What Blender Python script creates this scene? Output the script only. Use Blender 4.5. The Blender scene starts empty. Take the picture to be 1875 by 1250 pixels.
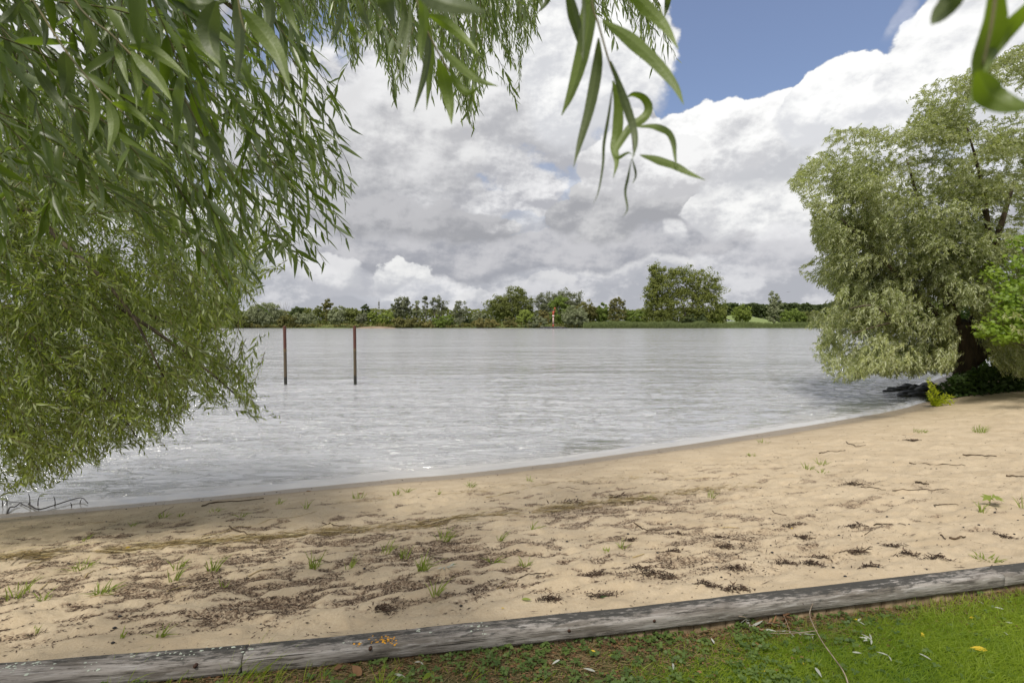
import bpy, math, random
import numpy as np
from math import radians, sin, cos, pi
from mathutils import Matrix, Vector

RNG = np.random.default_rng(7)
random.seed(7)
S = bpy.context.scene
COL = S.collection

# ------------------------------------------------------------------ camera
F = 937.5                      # focal length in pixels of the 1875 px wide photograph
EYE, WATER = 1.6, -1.4         # eye height over the lawn, river level
PITCH = math.atan(38 / F)
cd = bpy.data.cameras.new('camera'); cam = bpy.data.objects.new('camera', cd); COL.objects.link(cam)
cd.lens = 18.0; cd.sensor_width = 36.0; cd.clip_start = 0.02; cd.clip_end = 6000
cam.location = (0, 0, EYE); cam.rotation_euler = (pi / 2 - PITCH, 0, 0)
cd.dof.use_dof = True; cd.dof.focus_distance = 6.0; cd.dof.aperture_fstop = 7.1
S.camera = cam
S.view_settings.view_transform = 'Standard'; S.view_settings.look = 'None'
S.view_settings.gamma = 1; S.view_settings.exposure = 0.13; S.view_settings.use_curve_mapping = False
S.cycles.max_bounces = 6; S.cycles.diffuse_bounces = 3; S.cycles.glossy_bounces = 3
S.cycles.transmission_bounces = 3; S.cycles.transparent_max_bounces = 4
S.cycles.caustics_reflective = False; S.cycles.caustics_refractive = False

CP, SP = cos(PITCH), sin(PITCH)
def ray(px, py):
    dx = (np.asarray(px, float) - 937.5) / F; dz = (625 - np.asarray(py, float)) / F
    return np.stack([dx, CP + dz * SP, dz * CP - SP], -1)
def at(px, py, depth):
    d = ray(px, py); return np.array([0, 0, EYE]) + d * (np.asarray(depth, float) / d[..., 1])[..., None]
def on(px, py, z):
    d = ray(px, py); return np.array([0, 0, EYE]) + d * ((z - EYE) / d[..., 2])[..., None]
def project(p):
    q = p - np.array([0, 0, EYE]); f = q[..., 1] * CP - q[..., 2] * SP; u = q[..., 1] * SP + q[..., 2] * CP
    f = np.where(np.abs(f) < 1e-6, 1e-6, f)
    return 937.5 + F * q[..., 0] / f, 625 - F * u / f, f
def azel(px, py):
    d = ray(px, py); d = d / np.linalg.norm(d)
    return math.degrees(math.atan2(d[0], d[1])), math.degrees(math.asin(d[2]))

# ------------------------------------------------------------------ sun
SUN_EL, SUN_AZ = 57.0, -154.0            # behind the camera, to the left (azimuth from +Y towards +X)
ld = bpy.data.lights.new('sun', 'SUN'); ld.energy = 3.7; ld.angle = radians(12); ld.color = (1, .95, .86)
sun = bpy.data.objects.new('sun', ld); COL.objects.link(sun)
sv = Vector((sin(radians(SUN_AZ)) * cos(radians(SUN_EL)), cos(radians(SUN_AZ)) * cos(radians(SUN_EL)), sin(radians(SUN_EL))))
sun.rotation_euler = sv.to_track_quat('Z', 'Y').to_euler()

# ------------------------------------------------------------------ node helper
class NT:
    def __init__(s, nt): s.nt = nt; s.N = nt.nodes; s.L = nt.links
    def node(s, typ, **kw):
        n = s.N.new(typ)
        for k, v in kw.items(): setattr(n, k, v)
        return n
    def put(s, sock, v):
        if isinstance(v, bpy.types.NodeSocket): s.L.new(v, sock)
        elif v is not None:
            if hasattr(sock.default_value, '__len__') and not hasattr(v, '__len__'): v = (v,) * len(sock.default_value)
            if hasattr(sock.default_value, '__len__') and len(sock.default_value) == 4 and len(v) == 3: v = (*v, 1)
            sock.default_value = v
    def m(s, op, a, b=None, c=None, clamp=False):
        n = s.node('ShaderNodeMath', operation=op, use_clamp=clamp)
        s.put(n.inputs[0], a); s.put(n.inputs[1], b)
        if c is not None: s.put(n.inputs[2], c)
        return n.outputs[0]
    def v(s, op, a, b=None):
        n = s.node('ShaderNodeVectorMath', operation=op); s.put(n.inputs[0], a)
        if b is not None: s.put(n.inputs[3 if op == 'SCALE' else 1], b)
        return n.outputs['Value' if op in ('DOT_PRODUCT', 'LENGTH') else 'Vector']
    def ss(s, x, a, b, lo=0, hi=1):
        n = s.node('ShaderNodeMapRange', interpolation_type='SMOOTHSTEP')
        s.put(n.inputs[0], x)
        for i, q in ((1, a), (2, b), (3, lo), (4, hi)): s.put(n.inputs[i], q)
        return n.outputs[0]
    def mix(s, f, a, b, blend='MIX'):
        n = s.node('ShaderNodeMix', data_type='RGBA', blend_type=blend)
        s.put(n.inputs[0], f); s.put(n.inputs[6], a); s.put(n.inputs[7], b)
        return n.outputs[2]
    def noise(s, vec, scale, detail=4, rough=.5, dist=0, out=0):
        n = s.node('ShaderNodeTexNoise'); s.put(n.inputs['Vector'], vec)
        s.put(n.inputs['Scale'], scale); s.put(n.inputs['Detail'], detail)
        s.put(n.inputs['Roughness'], rough); s.put(n.inputs['Distortion'], dist)
        return n.outputs[out]
    def attr(s, name):
        return s.node('ShaderNodeAttribute', attribute_name=name).outputs['Fac']
    def scale(s, vec, sc):
        n = s.node('ShaderNodeMapping'); s.put(n.inputs[0], vec); n.inputs['Scale'].default_value = sc
        return n.outputs[0]
    def bump(s, h, strength, dist, normal=None):
        n = s.node('ShaderNodeBump'); s.put(n.inputs['Height'], h)
        s.put(n.inputs['Strength'], strength); s.put(n.inputs['Distance'], dist)
        if normal is not None: s.put(n.inputs['Normal'], normal)
        return n.outputs[0]

# ------------------------------------------------------------------ sky with clouds
W = bpy.data.worlds.new('World'); S.world = W; W.use_nodes = True
W.node_tree.nodes.clear(); n = NT(W.node_tree)
tc = n.node('ShaderNodeTexCoord').outputs['Generated']
D = n.v('NORMALIZE', tc)
sep = n.node('ShaderNodeSeparateXYZ'); n.put(sep.inputs[0], D); X, Y, Z = sep.outputs
sky = n.node('ShaderNodeTexSky', sky_type='NISHITA', sun_disc=False)
sky.sun_elevation = radians(SUN_EL); sky.sun_rotation = radians(SUN_AZ); sky.air_density = 1.0; sky.dust_density = .8; sky.ozone_density = 2.0
bg_sky = n.node('ShaderNodeBackground'); n.put(bg_sky.inputs[0], n.mix(.15, sky.outputs[0], (4.6, 4.8, 7.5))); bg_sky.inputs[1].default_value = .115
# azimuth and elevation in degrees, warped a little
w1 = n.noise(D, 3.0, 3, .5, out=1); w2 = n.noise(D, 11, 5, .55, out=1)
wv = n.v('ADD', n.v('SCALE', n.v('SUBTRACT', w1, (.5, .5, .5)), .16), n.v('SCALE', n.v('SUBTRACT', w2, (.5, .5, .5)), .075))
DW = n.v('ADD', D, wv)
s2 = n.node('ShaderNodeSeparateXYZ'); n.put(s2.inputs[0], DW)
AZ = n.m('MULTIPLY', n.m('ARCTAN2', s2.outputs[0], s2.outputs[1]), 57.2958)
EL = n.m('MULTIPLY', n.m('ARCSINE', s2.outputs[2], None, clamp=False), 57.2958)
# billowing detail, flattened near the horizon
flat = n.m('ADD', n.m('MULTIPLY', n.m('ABSOLUTE', Z), .9), .30)
QD = n.v('MULTIPLY', D, (1, 1, 1.55))
def billow(vec, sc, det, ro): return n.noise(vec, sc, det, ro)
fa = billow(QD, 5.5, 9, .56)
fb = billow(QD, 15.0, 8, .58)
fa2 = billow(n.v('ADD', QD, (-.022, -.012, .05)), 5.5, 9, .56)
fb2 = billow(n.v('ADD', QD, (-.009, -.006, .019)), 15.0, 8, .58)
relA = n.m('SUBTRACT', fa, fa2); relB = n.m('SUBTRACT', fb, fb2)
relC = n.m('SUBTRACT', n.noise(QD, 42, 6, .6), n.noise(n.v('ADD', QD, (-.0035, -.002, .007)), 42, 6, .6)); REL = n.m('ADD', n.m('ADD', n.m('MULTIPLY', relA, 3.7), n.m('MULTIPLY', relB, 1.4)), n.m('MULTIPLY', relC, .75))
FN = n.m('ADD', n.m('MULTIPLY', n.m('SUBTRACT', fa, .5), 2.1), n.m('MULTIPLY', n.m('SUBTRACT', fb, .5), 1.0))
big = n.noise(QD, 2.1, 4, .5)
# general deck over the whole sky
WH = (.92, .92, .93); GR = (.40, .405, .435); MID = (.62, .62, .655)
deck_shade = n.ss(n.m('ADD', n.m('ADD', n.m('MULTIPLY', n.m('SUBTRACT', big, .5), 1.3), REL), .42), 0, 1)
col = n.mix(deck_shade, (.45, .455, .49), (.86, .86, .87))
cov = n.ss(n.m('ADD', big, n.m('MULTIPLY', FN, .22)), .37, .47)
mask = cov
# (px, py, half width deg, height up deg, height down deg, noise amp, top colour, base colour, softness)
def hole(cur, px, py, w, h, amp, soft):
    a0, e0 = azel(px, py)
    u = n.m('DIVIDE', n.m('SUBTRACT', AZ, a0), w); v = n.m('DIVIDE', n.m('SUBTRACT', EL, e0), h)
    r = n.m('SUBTRACT', 1.0, n.m('ADD', n.m('MULTIPLY', u, u), n.m('MULTIPLY', v, v)))
    e = n.m('ADD', r, n.m('MULTIPLY', FN, amp))
    return n.m('MULTIPLY', cur, n.ss(e, 0, soft, 1, 0))
def layer(col, mask, px, py, w, hu, hd, amp, top, base, soft=.12, alpha=1.0, mid=0.0, rk=.9):
    a0, e0 = azel(px, py)
    u = n.m('DIVIDE', n.m('SUBTRACT', AZ, a0), w); dv = n.m('SUBTRACT', EL, e0)
    v = n.m('ADD', n.m('DIVIDE', n.m('MAXIMUM', dv, 0), hu), n.m('DIVIDE', n.m('MINIMUM', dv, 0), hd))
    r = n.m('SUBTRACT', 1.0, n.m('ADD', n.m('MULTIPLY', u, u), n.m('MULTIPLY', v, v)))
    e = n.m('ADD', r, n.m('MULTIPLY', FN, amp))
    # lower edges of a cloud are softer than its tops
    sf = n.ss(v, -.9, .2, soft * 6, soft)
    k = n.m('MULTIPLY', n.ss(e, 0, sf), alpha)
    sh = n.ss(n.m('ADD', n.m('ADD', v, mid), n.m('MULTIPLY', REL, rk * 1.6)), -.75, .75)
    c = n.mix(sh, base, top)
    return n.mix(k, col, c), n.m('MAXIMUM', mask, k)
mask = n.m('MAXIMUM', mask, n.ss(EL, 26, 8, 0, 1))
# far grey-lavender layer low over the horizon
low = n.ss(n.m('ADD', EL, n.m('MULTIPLY', FN, 5)), 12, 2, 0, 1)
col = n.mix(n.m('MULTIPLY', low, .8), col, n.mix(n.ss(REL, -.25, .35), (.43, .445, .49), (.60, .605, .635)))
mask = hole(mask, 1480, -30, 13.5, 11.5, .30, .05)
mask = hole(mask, 1290, 30, 7.0, 10.0, .25, .05)
mask = hole(mask, 1390, 120, 6.5, 3.5, .25, .05)
mask = hole(mask, 1650, 60, 4.5, 5.5, .25, .05)
mask = hole(mask, 1460, -250, 16, 14, .30, .10)
L_ = [
 (760, 520, 7, 3, 2.2, .5, (.80, .80, .81), (.50, .515, .56)),
 (640, 500, 8, 3.2, 2, .5, (.70, .70, .72), (.48, .49, .53)),
 (1160, 500, 6, 1.5, 1.2, .5, (.72, .72, .73), (.47, .48, .52)),
 (960, 470, 24, 4, 2.2, .45, (.56, .56, .585), (.36, .37, .41)),
 (1500, 495, 10, 3, 2, 1.2, (.60, .60, .63), (.44, .45, .49), .8, .8),
 (1218, 450, 2.2, 2.4, 2.0, 1.2, (.86, .86, .86), (.58, .585, .61), .5, .85),
 (560, 300, 20, 10, 7, .6, (.72, .72, .73), (.38, .385, .41), .4, 1.0, 0, .6),
 (700, 395, 9, 3, 2.4, .8, (.52, .52, .54), (.34, .345, .37), .35),
 (860, 405, 7, 3, 2.2, .8, (.50, .50, .52), (.35, .355, .38), .35),
 (950, 402, 4.2, 2.8, 2.2, 1.3, (.88, .88, .88), (.52, .52, .54), .6, .8),
 (1130, 400, 10, 4.5, 2.6, .7, (.60, .60, .61), (.37, .375, .40)),
 (1320, 400, 4.6, 3.2, 2.4, .55, (.90, .90, .89), (.58, .585, .61)),
 (1450, 390, 6.0, 4.0, 2.6, .5, (.93, .93, .92), (.55, .56, .59)),
 (940, 230, 17, 13, 6.5, .55, (.84, .84, .845), (.47, .475, .50), .4, 1.0, 0, .6),
 (790, 275, 7, 4.8, 3.6, .9, (.80, .80, .80), (.52, .52, .54), .5, .8),
 (1090, 110, 9.0, 12, 10, .45, (.97, .97, .96), (.66, .67, .70)),
 (1460, 260, 11.5, 5.6, 5.6, .45, (1.0, 1.0, .99), (.56, .57, .60), .12, 1.0, .25),
 (1310, 275, 7.5, 5.2, 5.0, .5, (.99, .99, .98), (.60, .605, .63), .12, 1.0, .25),
 (1180, 310, 8, 4.5, 4.2, .45, (.90, .90, .90), (.56, .56, .58)),
 (1530, 190, 5.0, 5.8, 4.0, .45, (1.0, 1.0, .99), (.70, .71, .74), .10), (1640, 200, 5.5, 3.6, 4.0, .45, (1.0, 1.0, .99), (.70, .71, .74), .10),
 (1880, 120, 10.2, 11, 10, .38, (.99, .99, .98), (.68, .69, .72)),
]
for q in L_:
    col, mask = layer(col, mask, *q)
for q in [(748, 500, 2.7, 2.6, 1.4, .9, (.88, .88, .87), (.56, .57, .60), .2, .9), (640, 492, 3.4, 2.2, 1.4, 1.0, (.78, .78, .79), (.54, .55, .58), .3, .8), (865, 525, 2.6, 1.3, .8, 1.0, (.74, .74, .75), (.54, .55, .58), .3, .8), (1010, 520, 3.5, 1.2, .8, 1.0, (.70, .70, .71), (.52, .53, .56), .3, .7)]:
    col, mask = layer(col, mask, *q)
col, mask = layer(col, mask, 1640, 8, 1.4, 3.0, 2.6, .9, (.55, .62, .80), (.50, .56, .76), soft=.9, alpha=.6)
under = n.ss(Z, -.02, .0, 0, 1)
bg_c = n.node('ShaderNodeBackground'); n.put(bg_c.inputs[0], n.mix(under, (.22, .21, .18), col)); bg_c.inputs[1].default_value = .95
ms = n.node('ShaderNodeMixShader'); n.put(ms.inputs[0], n.m('MAXIMUM', mask, n.m('SUBTRACT', 1, under)))
n.L.new(bg_sky.outputs[0], ms.inputs[1]); n.L.new(bg_c.outputs[0], ms.inputs[2])
wo = n.node('ShaderNodeOutputWorld'); n.L.new(ms.outputs[0], wo.inputs[0])
W.cycles.sampling_method = 'MANUAL'; W.cycles.sample_map_resolution = 512

# ------------------------------------------------------------------ numpy noise
def _hash(ix, iy, s):
    h = (ix.astype(np.int64) * 374761393 + iy.astype(np.int64) * 668265263 + s * 982451653) & 0x7fffffff
    h = ((h ^ (h >> 13)) * 1274126177) & 0x7fffffff
    return ((h ^ (h >> 16)) & 0xffff) / 65535.0
def vnoise(x, y, s=0):
    x = np.asarray(x, float); y = np.asarray(y, float)
    ix, iy = np.floor(x).astype(int), np.floor(y).astype(int); fx, fy = x - ix, y - iy
    fx = fx * fx * (3 - 2 * fx); fy = fy * fy * (3 - 2 * fy)
    a, b = _hash(ix, iy, s), _hash(ix + 1, iy, s); c, d = _hash(ix, iy + 1, s), _hash(ix + 1, iy + 1, s)
    return (a + (b - a) * fx) * (1 - fy) + (c + (d - c) * fx) * fy
def fbm(x, y, o=4, s=0, g=.5):
    t, a, n_ = 0, 1, 0
    for i in range(o):
        t = t + a * vnoise(x * 2 ** i + 17.3 * i, y * 2 ** i - 9.1 * i, s + i); n_ += a; a *= g
    return t / n_
def sstep(x, a, b):
    t = np.clip((x - a) / (b - a), 0, 1); return t * t * (3 - 2 * t)
def norm(v): return v / np.maximum(np.linalg.norm(v, axis=-1, keepdims=True), 1e-9)
def inside(px, py, poly):
    px = np.asarray(px, float); py = np.asarray(py, float); r = np.zeros(px.shape, bool); n_ = len(poly)
    for i in range(n_):
        (x1, y1), (x2, y2) = poly[i], poly[(i + 1) % n_]
        c = (y1 > py) != (y2 > py)
        xi = (x2 - x1) * (py - y1) / ((y2 - y1) if y2 != y1 else 1e-9) + x1
        r ^= c & (px < xi)
    return r

# ------------------------------------------------------------------ the lie of the land
SH_PX = [(0, 940), (300, 917), (620, 888), (930, 858), (1130, 832), (1300, 807), (1472, 781), (1539, 769), (1607, 758), (1668, 744), (1700, 734)]
sh = on([p[0] for p in SH_PX], [p[1] for p in SH_PX], WATER)
SHX = np.concatenate([[-300, -60, -20], sh[:, 0], [17.0, 19.5, 26, 60, 300]])
SHY = np.concatenate([[-95, -15, 2.6], sh[:, 1], [sh[-1, 1] + 2.2, sh[-1, 1] + 5.0, 30, 44, 120]])
def shore_y(x): return np.interp(x, SHX, SHY) + .10 * (vnoise(np.asarray(x) * .9, 3.3, 5) - .5)
ED_PX = [(0, 1206), (447, 1173), (1150, 1105), (1500, 1066), (1875, 1023)]
ed = on([p[0] for p in ED_PX], [p[1] for p in ED_PX], .05)
EX = np.concatenate([[-40, -8], ed[:, 0], [8, 60]])
EY = np.concatenate([[ed[0, 1] - 5.2, ed[0, 1] - .75], ed[:, 1], [ed[-1, 1] + (8 - ed[-1, 0]) * .17, ed[-1, 1] + (60 - ed[-1, 0]) * .17]])
def edge_y(x): return np.interp(x, EX, EY)
def relief(x, y):
    a = fbm(x * 3.1 + 5, (y - .25 * x) * 5.2, 3, 11); b = fbm(x * 8.0, (y - .25 * x) * 13.0, 3, 21)
    r_ = 1 - np.abs(2 * vnoise(x * 4.2 + .6 * a, (y - .2 * x) * 6.2, 33) - 1)
    return (a - .5) * .6 + (b - .5) * .6 + (r_ ** 2 - .4) * .22
def ground_parts(x, y):
    ey, sy = edge_y(x), shore_y(x); t = (y - ey) / np.maximum(sy - ey, .5)
    return t, (sy - y) * .9            # fraction to the water line, metres from the water
def sand_z(x, y):
    t, d = ground_parts(x, y)
    tt = np.clip(t, -.2, 1); z = -.005 + (WATER + .005) * (.9 * tt + .10 * tt * tt)
    z = np.where(t > 1, WATER + d / .9 * .10, z); z = np.maximum(z, -4)
    k = sstep(d, .5, 3.0) * .9 + .03; far = sstep(y, 60, 30)
    z = z + k * far * (.10 * relief(x, y) + .10 * (fbm(x * .7, y * .7, 2, 31) - .5)) * sstep(t, -.05, .06)
    return z
def lawn_z(x, y): return -.045 - .045 * sstep(np.asarray(x, float), -.8, 1.2) + .02 * (fbm(np.asarray(x) * 2, np.asarray(y) * 2, 2, 41) - .5)

# ------------------------------------------------------------------ mesh helpers
def mesh_np(name, V, Fc, mat=None, attrs=None, smooth=True, uv=None):
    """V (n,3), Fc (m,k) all faces of k corners"""
    V = np.asarray(V, np.float32); Fc = np.asarray(Fc, np.int32); m, k = Fc.shape
    me = bpy.data.meshes.new(name)
    me.vertices.add(len(V)); me.vertices.foreach_set('co', V.ravel())
    me.loops.add(m * k); me.loops.foreach_set('vertex_index', Fc.ravel())
    me.polygons.add(m); me.polygons.foreach_set('loop_start', np.arange(0, m * k, k, dtype=np.int32))
    if smooth: me.polygons.foreach_set('use_smooth', np.ones(m, bool))
    me.update(calc_edges=True)
    for an, av in (attrs or {}).items():
        a = me.attributes.new(an, 'FLOAT', 'POINT'); a.data.foreach_set('value', np.asarray(av, np.float32))
    if mat: me.materials.append(mat)
    return me
def link(name, me, parent=None, label=None, cat=None, group=None, kind=None):
    o = bpy.data.objects.new(name, me); COL.objects.link(o)
    if parent is not None: o.parent = parent
    tag(o, label, cat, group, kind); return o
def tag(o, label=None, cat=None, group=None, kind=None):
    if label: o['label'] = label
    if cat: o['category'] = cat
    if group: o['group'] = group
    if kind: o['kind'] = kind
def thing(name, loc, label, cat, group=None):
    o = bpy.data.objects.new(name, None); COL.objects.link(o); o.location = [float(c) for c in loc]; o.empty_display_size = .1
    tag(o, label, cat, group); return o
def child(name, root, V, Fc, mat, attrs=None, smooth=True, kind=None, label=None):
    """vertices in world space, stored relative to the root's location"""
    V = np.asarray(V, float) - np.array(root.location if root else (0, 0, 0))
    o = link(name, mesh_np(name, V, Fc, mat, attrs, smooth), root, label, None, None, kind); return o
def join(parts):
    Vs, Fs, o = [], [], 0
    for V, Fc in parts: Vs.append(V); Fs.append(np.asarray(Fc) + o); o += len(V)
    return np.concatenate(Vs), np.concatenate(Fs)
def tube(P, R, k=6, cap=True):
    """quad tube along points P with radii R"""
    P = np.asarray(P, float); m = len(P); R = np.broadcast_to(np.asarray(R, float), (m,))
    T = norm(np.gradient(P, axis=0)); up = np.array([0, 0, 1.]) if abs(T[0, 2]) < .9 else np.array([0, 1., 0])
    V = []
    a = np.arange(k) * 2 * pi / k
    for i in range(m):
        s = norm(np.cross(T[i], up)); b = np.cross(s, T[i]); up = b
        V.append(P[i] + R[i] * (np.cos(a)[:, None] * s + np.sin(a)[:, None] * b))
    V = np.concatenate(V); Fc = []
    for i in range(m - 1):
        for j in range(k):
            j2 = (j + 1) % k; Fc.append((i * k + j, i * k + j2, (i + 1) * k + j2, (i + 1) * k + j))
    if cap:
        c0, c1 = len(V), len(V) + 1; V = np.concatenate([V, P[:1], P[-1:]])
        for j in range(0, k):
            j2 = (j + 1) % k; Fc.append((j2, j, c0, c0)); Fc.append(((m - 1) * k + j, (m - 1) * k + j2, c1, c1))
    return V, np.array(Fc)
def tube3(P, R):      # no caps, three sides: thin twigs
    return tube(P, R, 3, False)
def bez(p, m=12):
    """smooth polyline through control points"""
    p = np.asarray(p, float); t = np.linspace(0, len(p) - 1, m); out = []
    q = np.concatenate([[2 * p[0] - p[1]], p, [2 * p[-1] - p[-2]]])
    for x in t:
        i = min(int(x), len(p) - 2); f = x - i; a, b, c, d = q[i], q[i + 1], q[i + 2], q[i + 3]
        out.append(.5 * (2 * b + (c - a) * f + (2 * a - 5 * b + 4 * c - d) * f * f + (3 * b - a - 3 * c + d) * f ** 3))
    return np.array(out)
def box(c, s, rz=0):
    x, y, z = s[0] / 2, s[1] / 2, s[2] / 2
    V = np.array([(a * x, b * y, e * z) for a in (-1, 1) for b in (-1, 1) for e in (-1, 1)], float)
    R = np.array([[cos(rz), -sin(rz), 0], [sin(rz), cos(rz), 0], [0, 0, 1]])
    return V @ R.T + np.array(c), np.array([(0, 1, 3, 2), (4, 6, 7, 5), (0, 4, 5, 1), (2, 3, 7, 6), (0, 2, 6, 4), (1, 5, 7, 3)])

# ------------------------------------------------------------------ materials
def mat(name):
    m = bpy.data.materials.new(name); m.use_nodes = True; m.node_tree.nodes.clear(); q = NT(m.node_tree)
    out = q.node('ShaderNodeOutputMaterial'); return m, q, out
def princ(q, base, rough=.6, normal=None, spec=.5, metal=0):
    b = q.node('ShaderNodeBsdfPrincipled'); q.put(b.inputs['Base Color'], base); q.put(b.inputs['Roughness'], rough)
    q.put(b.inputs['Specular IOR Level'], spec); q.put(b.inputs['Metallic'], metal)
    if normal is not None: q.put(b.inputs['Normal'], normal)
    return b
def leaf_mat(name, top, top2, back, rough=.45, trans=.35, spec=.35, tcol=None):
    m, q, out = mat(name); geo = q.node('ShaderNodeNewGeometry'); v = q.attr('v')
    pn = q.noise(geo.outputs['Position'], 1.3, 2)
    c = q.mix(q.m('ADD', q.m('MULTIPLY', v, .75), q.m('MULTIPLY', q.m('SUBTRACT', pn, .5), 1.0), clamp=True), top, top2)
    if back: c = q.mix(geo.outputs['Backfacing'], c, back)
    b = princ(q, c, rough, spec=spec)
    t = q.node('ShaderNodeBsdfTranslucent'); tcol = tcol or tuple(min(1, x * y) for x, y in zip(top2, (1.5, 1.7, .7)))
    q.put(t.inputs[0], tcol)
    mx = q.node('ShaderNodeMixShader'); mx.inputs[0].default_value = trans
    q.L.new(b.outputs[0], mx.inputs[1]); q.L.new(t.outputs[0], mx.inputs[2]); q.L.new(mx.outputs[0], out.inputs[0]); return m
def simple(name, c1, c2, scale=6, rough=.8, bumpd=.01, stretch=(1, 1, 1), spec=.3, detail=6, coord='Object'):
    m, q, out = mat(name); tcx = q.node('ShaderNodeTexCoord').outputs[coord]; vec = q.scale(tcx, stretch)
    f = q.noise(vec, scale, detail, .6); g = q.noise(vec, scale * 5, 4, .6)
    c = q.mix(q.ss(f, .32, .68), c1, c2); c = q.mix(.5, c, q.mix(g, (.35, .35, .35), (1.35, 1.35, 1.35)), 'MULTIPLY')
    b = princ(q, c, rough, q.bump(q.m('ADD', f, q.m('MULTIPLY', g, .4)), .6, bumpd), spec)
    q.L.new(b.outputs[0], out.inputs[0]); return m

M_leafA = leaf_mat('willow_leaf_near', (.026, .044, .010), (.175, .235, .040), (.24, .275, .175), .32, .32)
M_leafG = leaf_mat('willow_leaf_fresh', (.105, .160, .018), (.165, .235, .024), (.14, .19, .045), .42, .45)
M_leafB = leaf_mat('willow_leaf_left', (.034, .054, .011), (.245, .290, .055), (.27, .30, .16), .40, .32)
M_leafC = leaf_mat('willow_leaf_silver', (.085, .108, .034), (.385, .400, .185), (.36, .38, .24), .6, .30)
M_maple = leaf_mat('maple_leaf', (.13, .20, .025), (.26, .34, .05), None, .5, .4)
M_sap = leaf_mat('sapling_leaf', (.27, .32, .02), (.46, .48, .04), None, .5, .4)
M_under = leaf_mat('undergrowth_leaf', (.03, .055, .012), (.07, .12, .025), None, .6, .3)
M_grass = leaf_mat('grass_blade', (.085, .140, .016), (.33, .39, .045), None, .5, .45, .25)
M_straw = leaf_mat('dry_straw', (.16, .115, .06), (.34, .26, .14), None, .7, .15, .2)
M_tuft = leaf_mat('beach_grass_blade', (.13, .17, .035), (.29, .33, .09), None, .5, .35, .25)
M_bark = simple('willow_bark', (.045, .035, .022), (.13, .105, .07), 9, .9, .02, (1, 1, .25))
M_barkR = simple('brown_trunk_bark', (.035, .027, .017), (.095, .07, .043), 5, .9, .03, (1, 1, .2))
M_twig = simple('twig_bark', (.09, .085, .03), (.20, .17, .07), 20, .6, .002)
M_wet_twig = simple('wet_driftwood', (.018, .014, .010), (.05, .04, .03), 14, .5, .004)
M_dead = simple('dead_twig', (.16, .12, .085), (.34, .28, .21), 20, .8, .003)
M_stone = simple('dark_riprap', (.018, .018, .017), (.07, .068, .062), 3, .6, .05, spec=.5)

# ------------------------------------------------------------------ ground sheets
def polar_grid(az0, az1, naz, r0, r1, nr, warp=1.0):
    a = np.linspace(radians(az0), radians(az1), naz); r = r0 * (r1 / r0) ** np.linspace(0, 1, nr)
    A, R = np.meshgrid(a, r, indexing='ij'); x, y = R * np.sin(A), R * np.cos(A)
    i, j = np.meshgrid(np.arange(naz - 1), np.arange(nr - 1), indexing='ij'); b = (i * nr + j).ravel()
    return x.ravel(), y.ravel(), np.stack([b, b + nr, b + nr + 1, b + 1], 1)

# sand
def sand_material():
    m, q, out = mat('beach_sand'); geo = q.node('ShaderNodeNewGeometry').outputs['Position']
    wet, deb = q.attr('wet'), q.attr('debris')
    g1 = q.noise(geo, 2.2, 5, .6); g2 = q.noise(geo, 60, 4, .65); g3 = q.noise(geo, 420, 2, .6)
    c = q.mix(q.ss(g1, .3, .7), (.41, .33, .225), (.52, .43, .305))
    c = q.mix(q.ss(g2, .25, .75, 0, .55), c, (.37, .285, .18))
    c = q.mix(.5, c, q.mix(g3, (.45, .43, .40), (1.5, 1.5, 1.5)), 'MULTIPLY')
    c = q.mix(q.m('MULTIPLY', deb, q.ss(g2, .30, .62)), c, (.115, .066, .040))
    wc = q.mix(q.ss(g1, .3, .7), (.20, .155, .105), (.245, .195, .135))
    c = q.mix(wet, c, wc)
    # fine specks of litter
    sp = q.ss(q.noise(q.scale(geo, (1, 1.8, 1)), 38, 3, .6), .69, .73)
    c = q.mix(q.m('MULTIPLY', sp, q.m('SUBTRACT', .85, q.m('MULTIPLY', wet, .7))), c, (.09, .06, .035))
    rough = q.m('SUBTRACT', .92, q.m('MULTIPLY', q.ss(wet, .6, 1), .50))
    h = q.m('ADD', q.m('MULTIPLY', g2, .5), q.m('MULTIPLY', g3, .15))
    h = q.m('MULTIPLY', h, q.m('SUBTRACT', 1, q.m('MULTIPLY', wet, .85)))
    b = princ(q, c, rough, q.bump(h, .8, .015), .35); q.L.new(b.outputs[0], out.inputs[0]); return m
def debris_field(x, y):
    """0..1 how much dark litter lies here: hollows of the upper beach, thick at the left"""
    t, d = ground_parts(x, y); px, py, _ = project(np.stack([x, y, sand_z(x, y)], -1))
    zone = sstep(-x + .25 * (y - 3), -3.2, -.2)
    band = sstep(t, .02, .08) * sstep(t, .42, .33)
    left = zone * band
    hol = -relief(x, y); patch = fbm(x * 1.3, y * 1.3, 3, 61)
    st_ = fbm(x * 5.5 + 3, (y - .28 * x) * 19, 4, 65); thick = sstep(hol * .8 + (patch - .5) * .55 + (st_ - .5) * 1.15, .01, .13) * left
    dots = sstep(fbm(x * 3.6 + 40, (y - .2 * x) * 8.5, 3, 71), .655, .70) * sstep(t, .03, .1) * sstep(t, .74, .5) * (1 - .25 * left)
    wr = np.abs(t - (.365 + .05 * (fbm(x * .55, x * .2, 2, 81) - .5) + .012 * np.clip(x, -6, 3))); wrack = .6 * sstep(wr, .022, .002) * sstep(fbm(x * 7, (y - .25 * x) * 26, 3, 95), .42, .55) * sstep(fbm(x * 1.6, y * 1.2, 3, 91), .30, .44) * sstep(x, 3.0, 1.2)
    return np.clip(np.maximum(np.maximum(thick * .85, dots * sstep(x, 7.5, 1.0) * .9), wrack * .9), 0, 1)
x, y, Fc = polar_grid(-62, 62, 760, 1.9, 46, 420)
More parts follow.
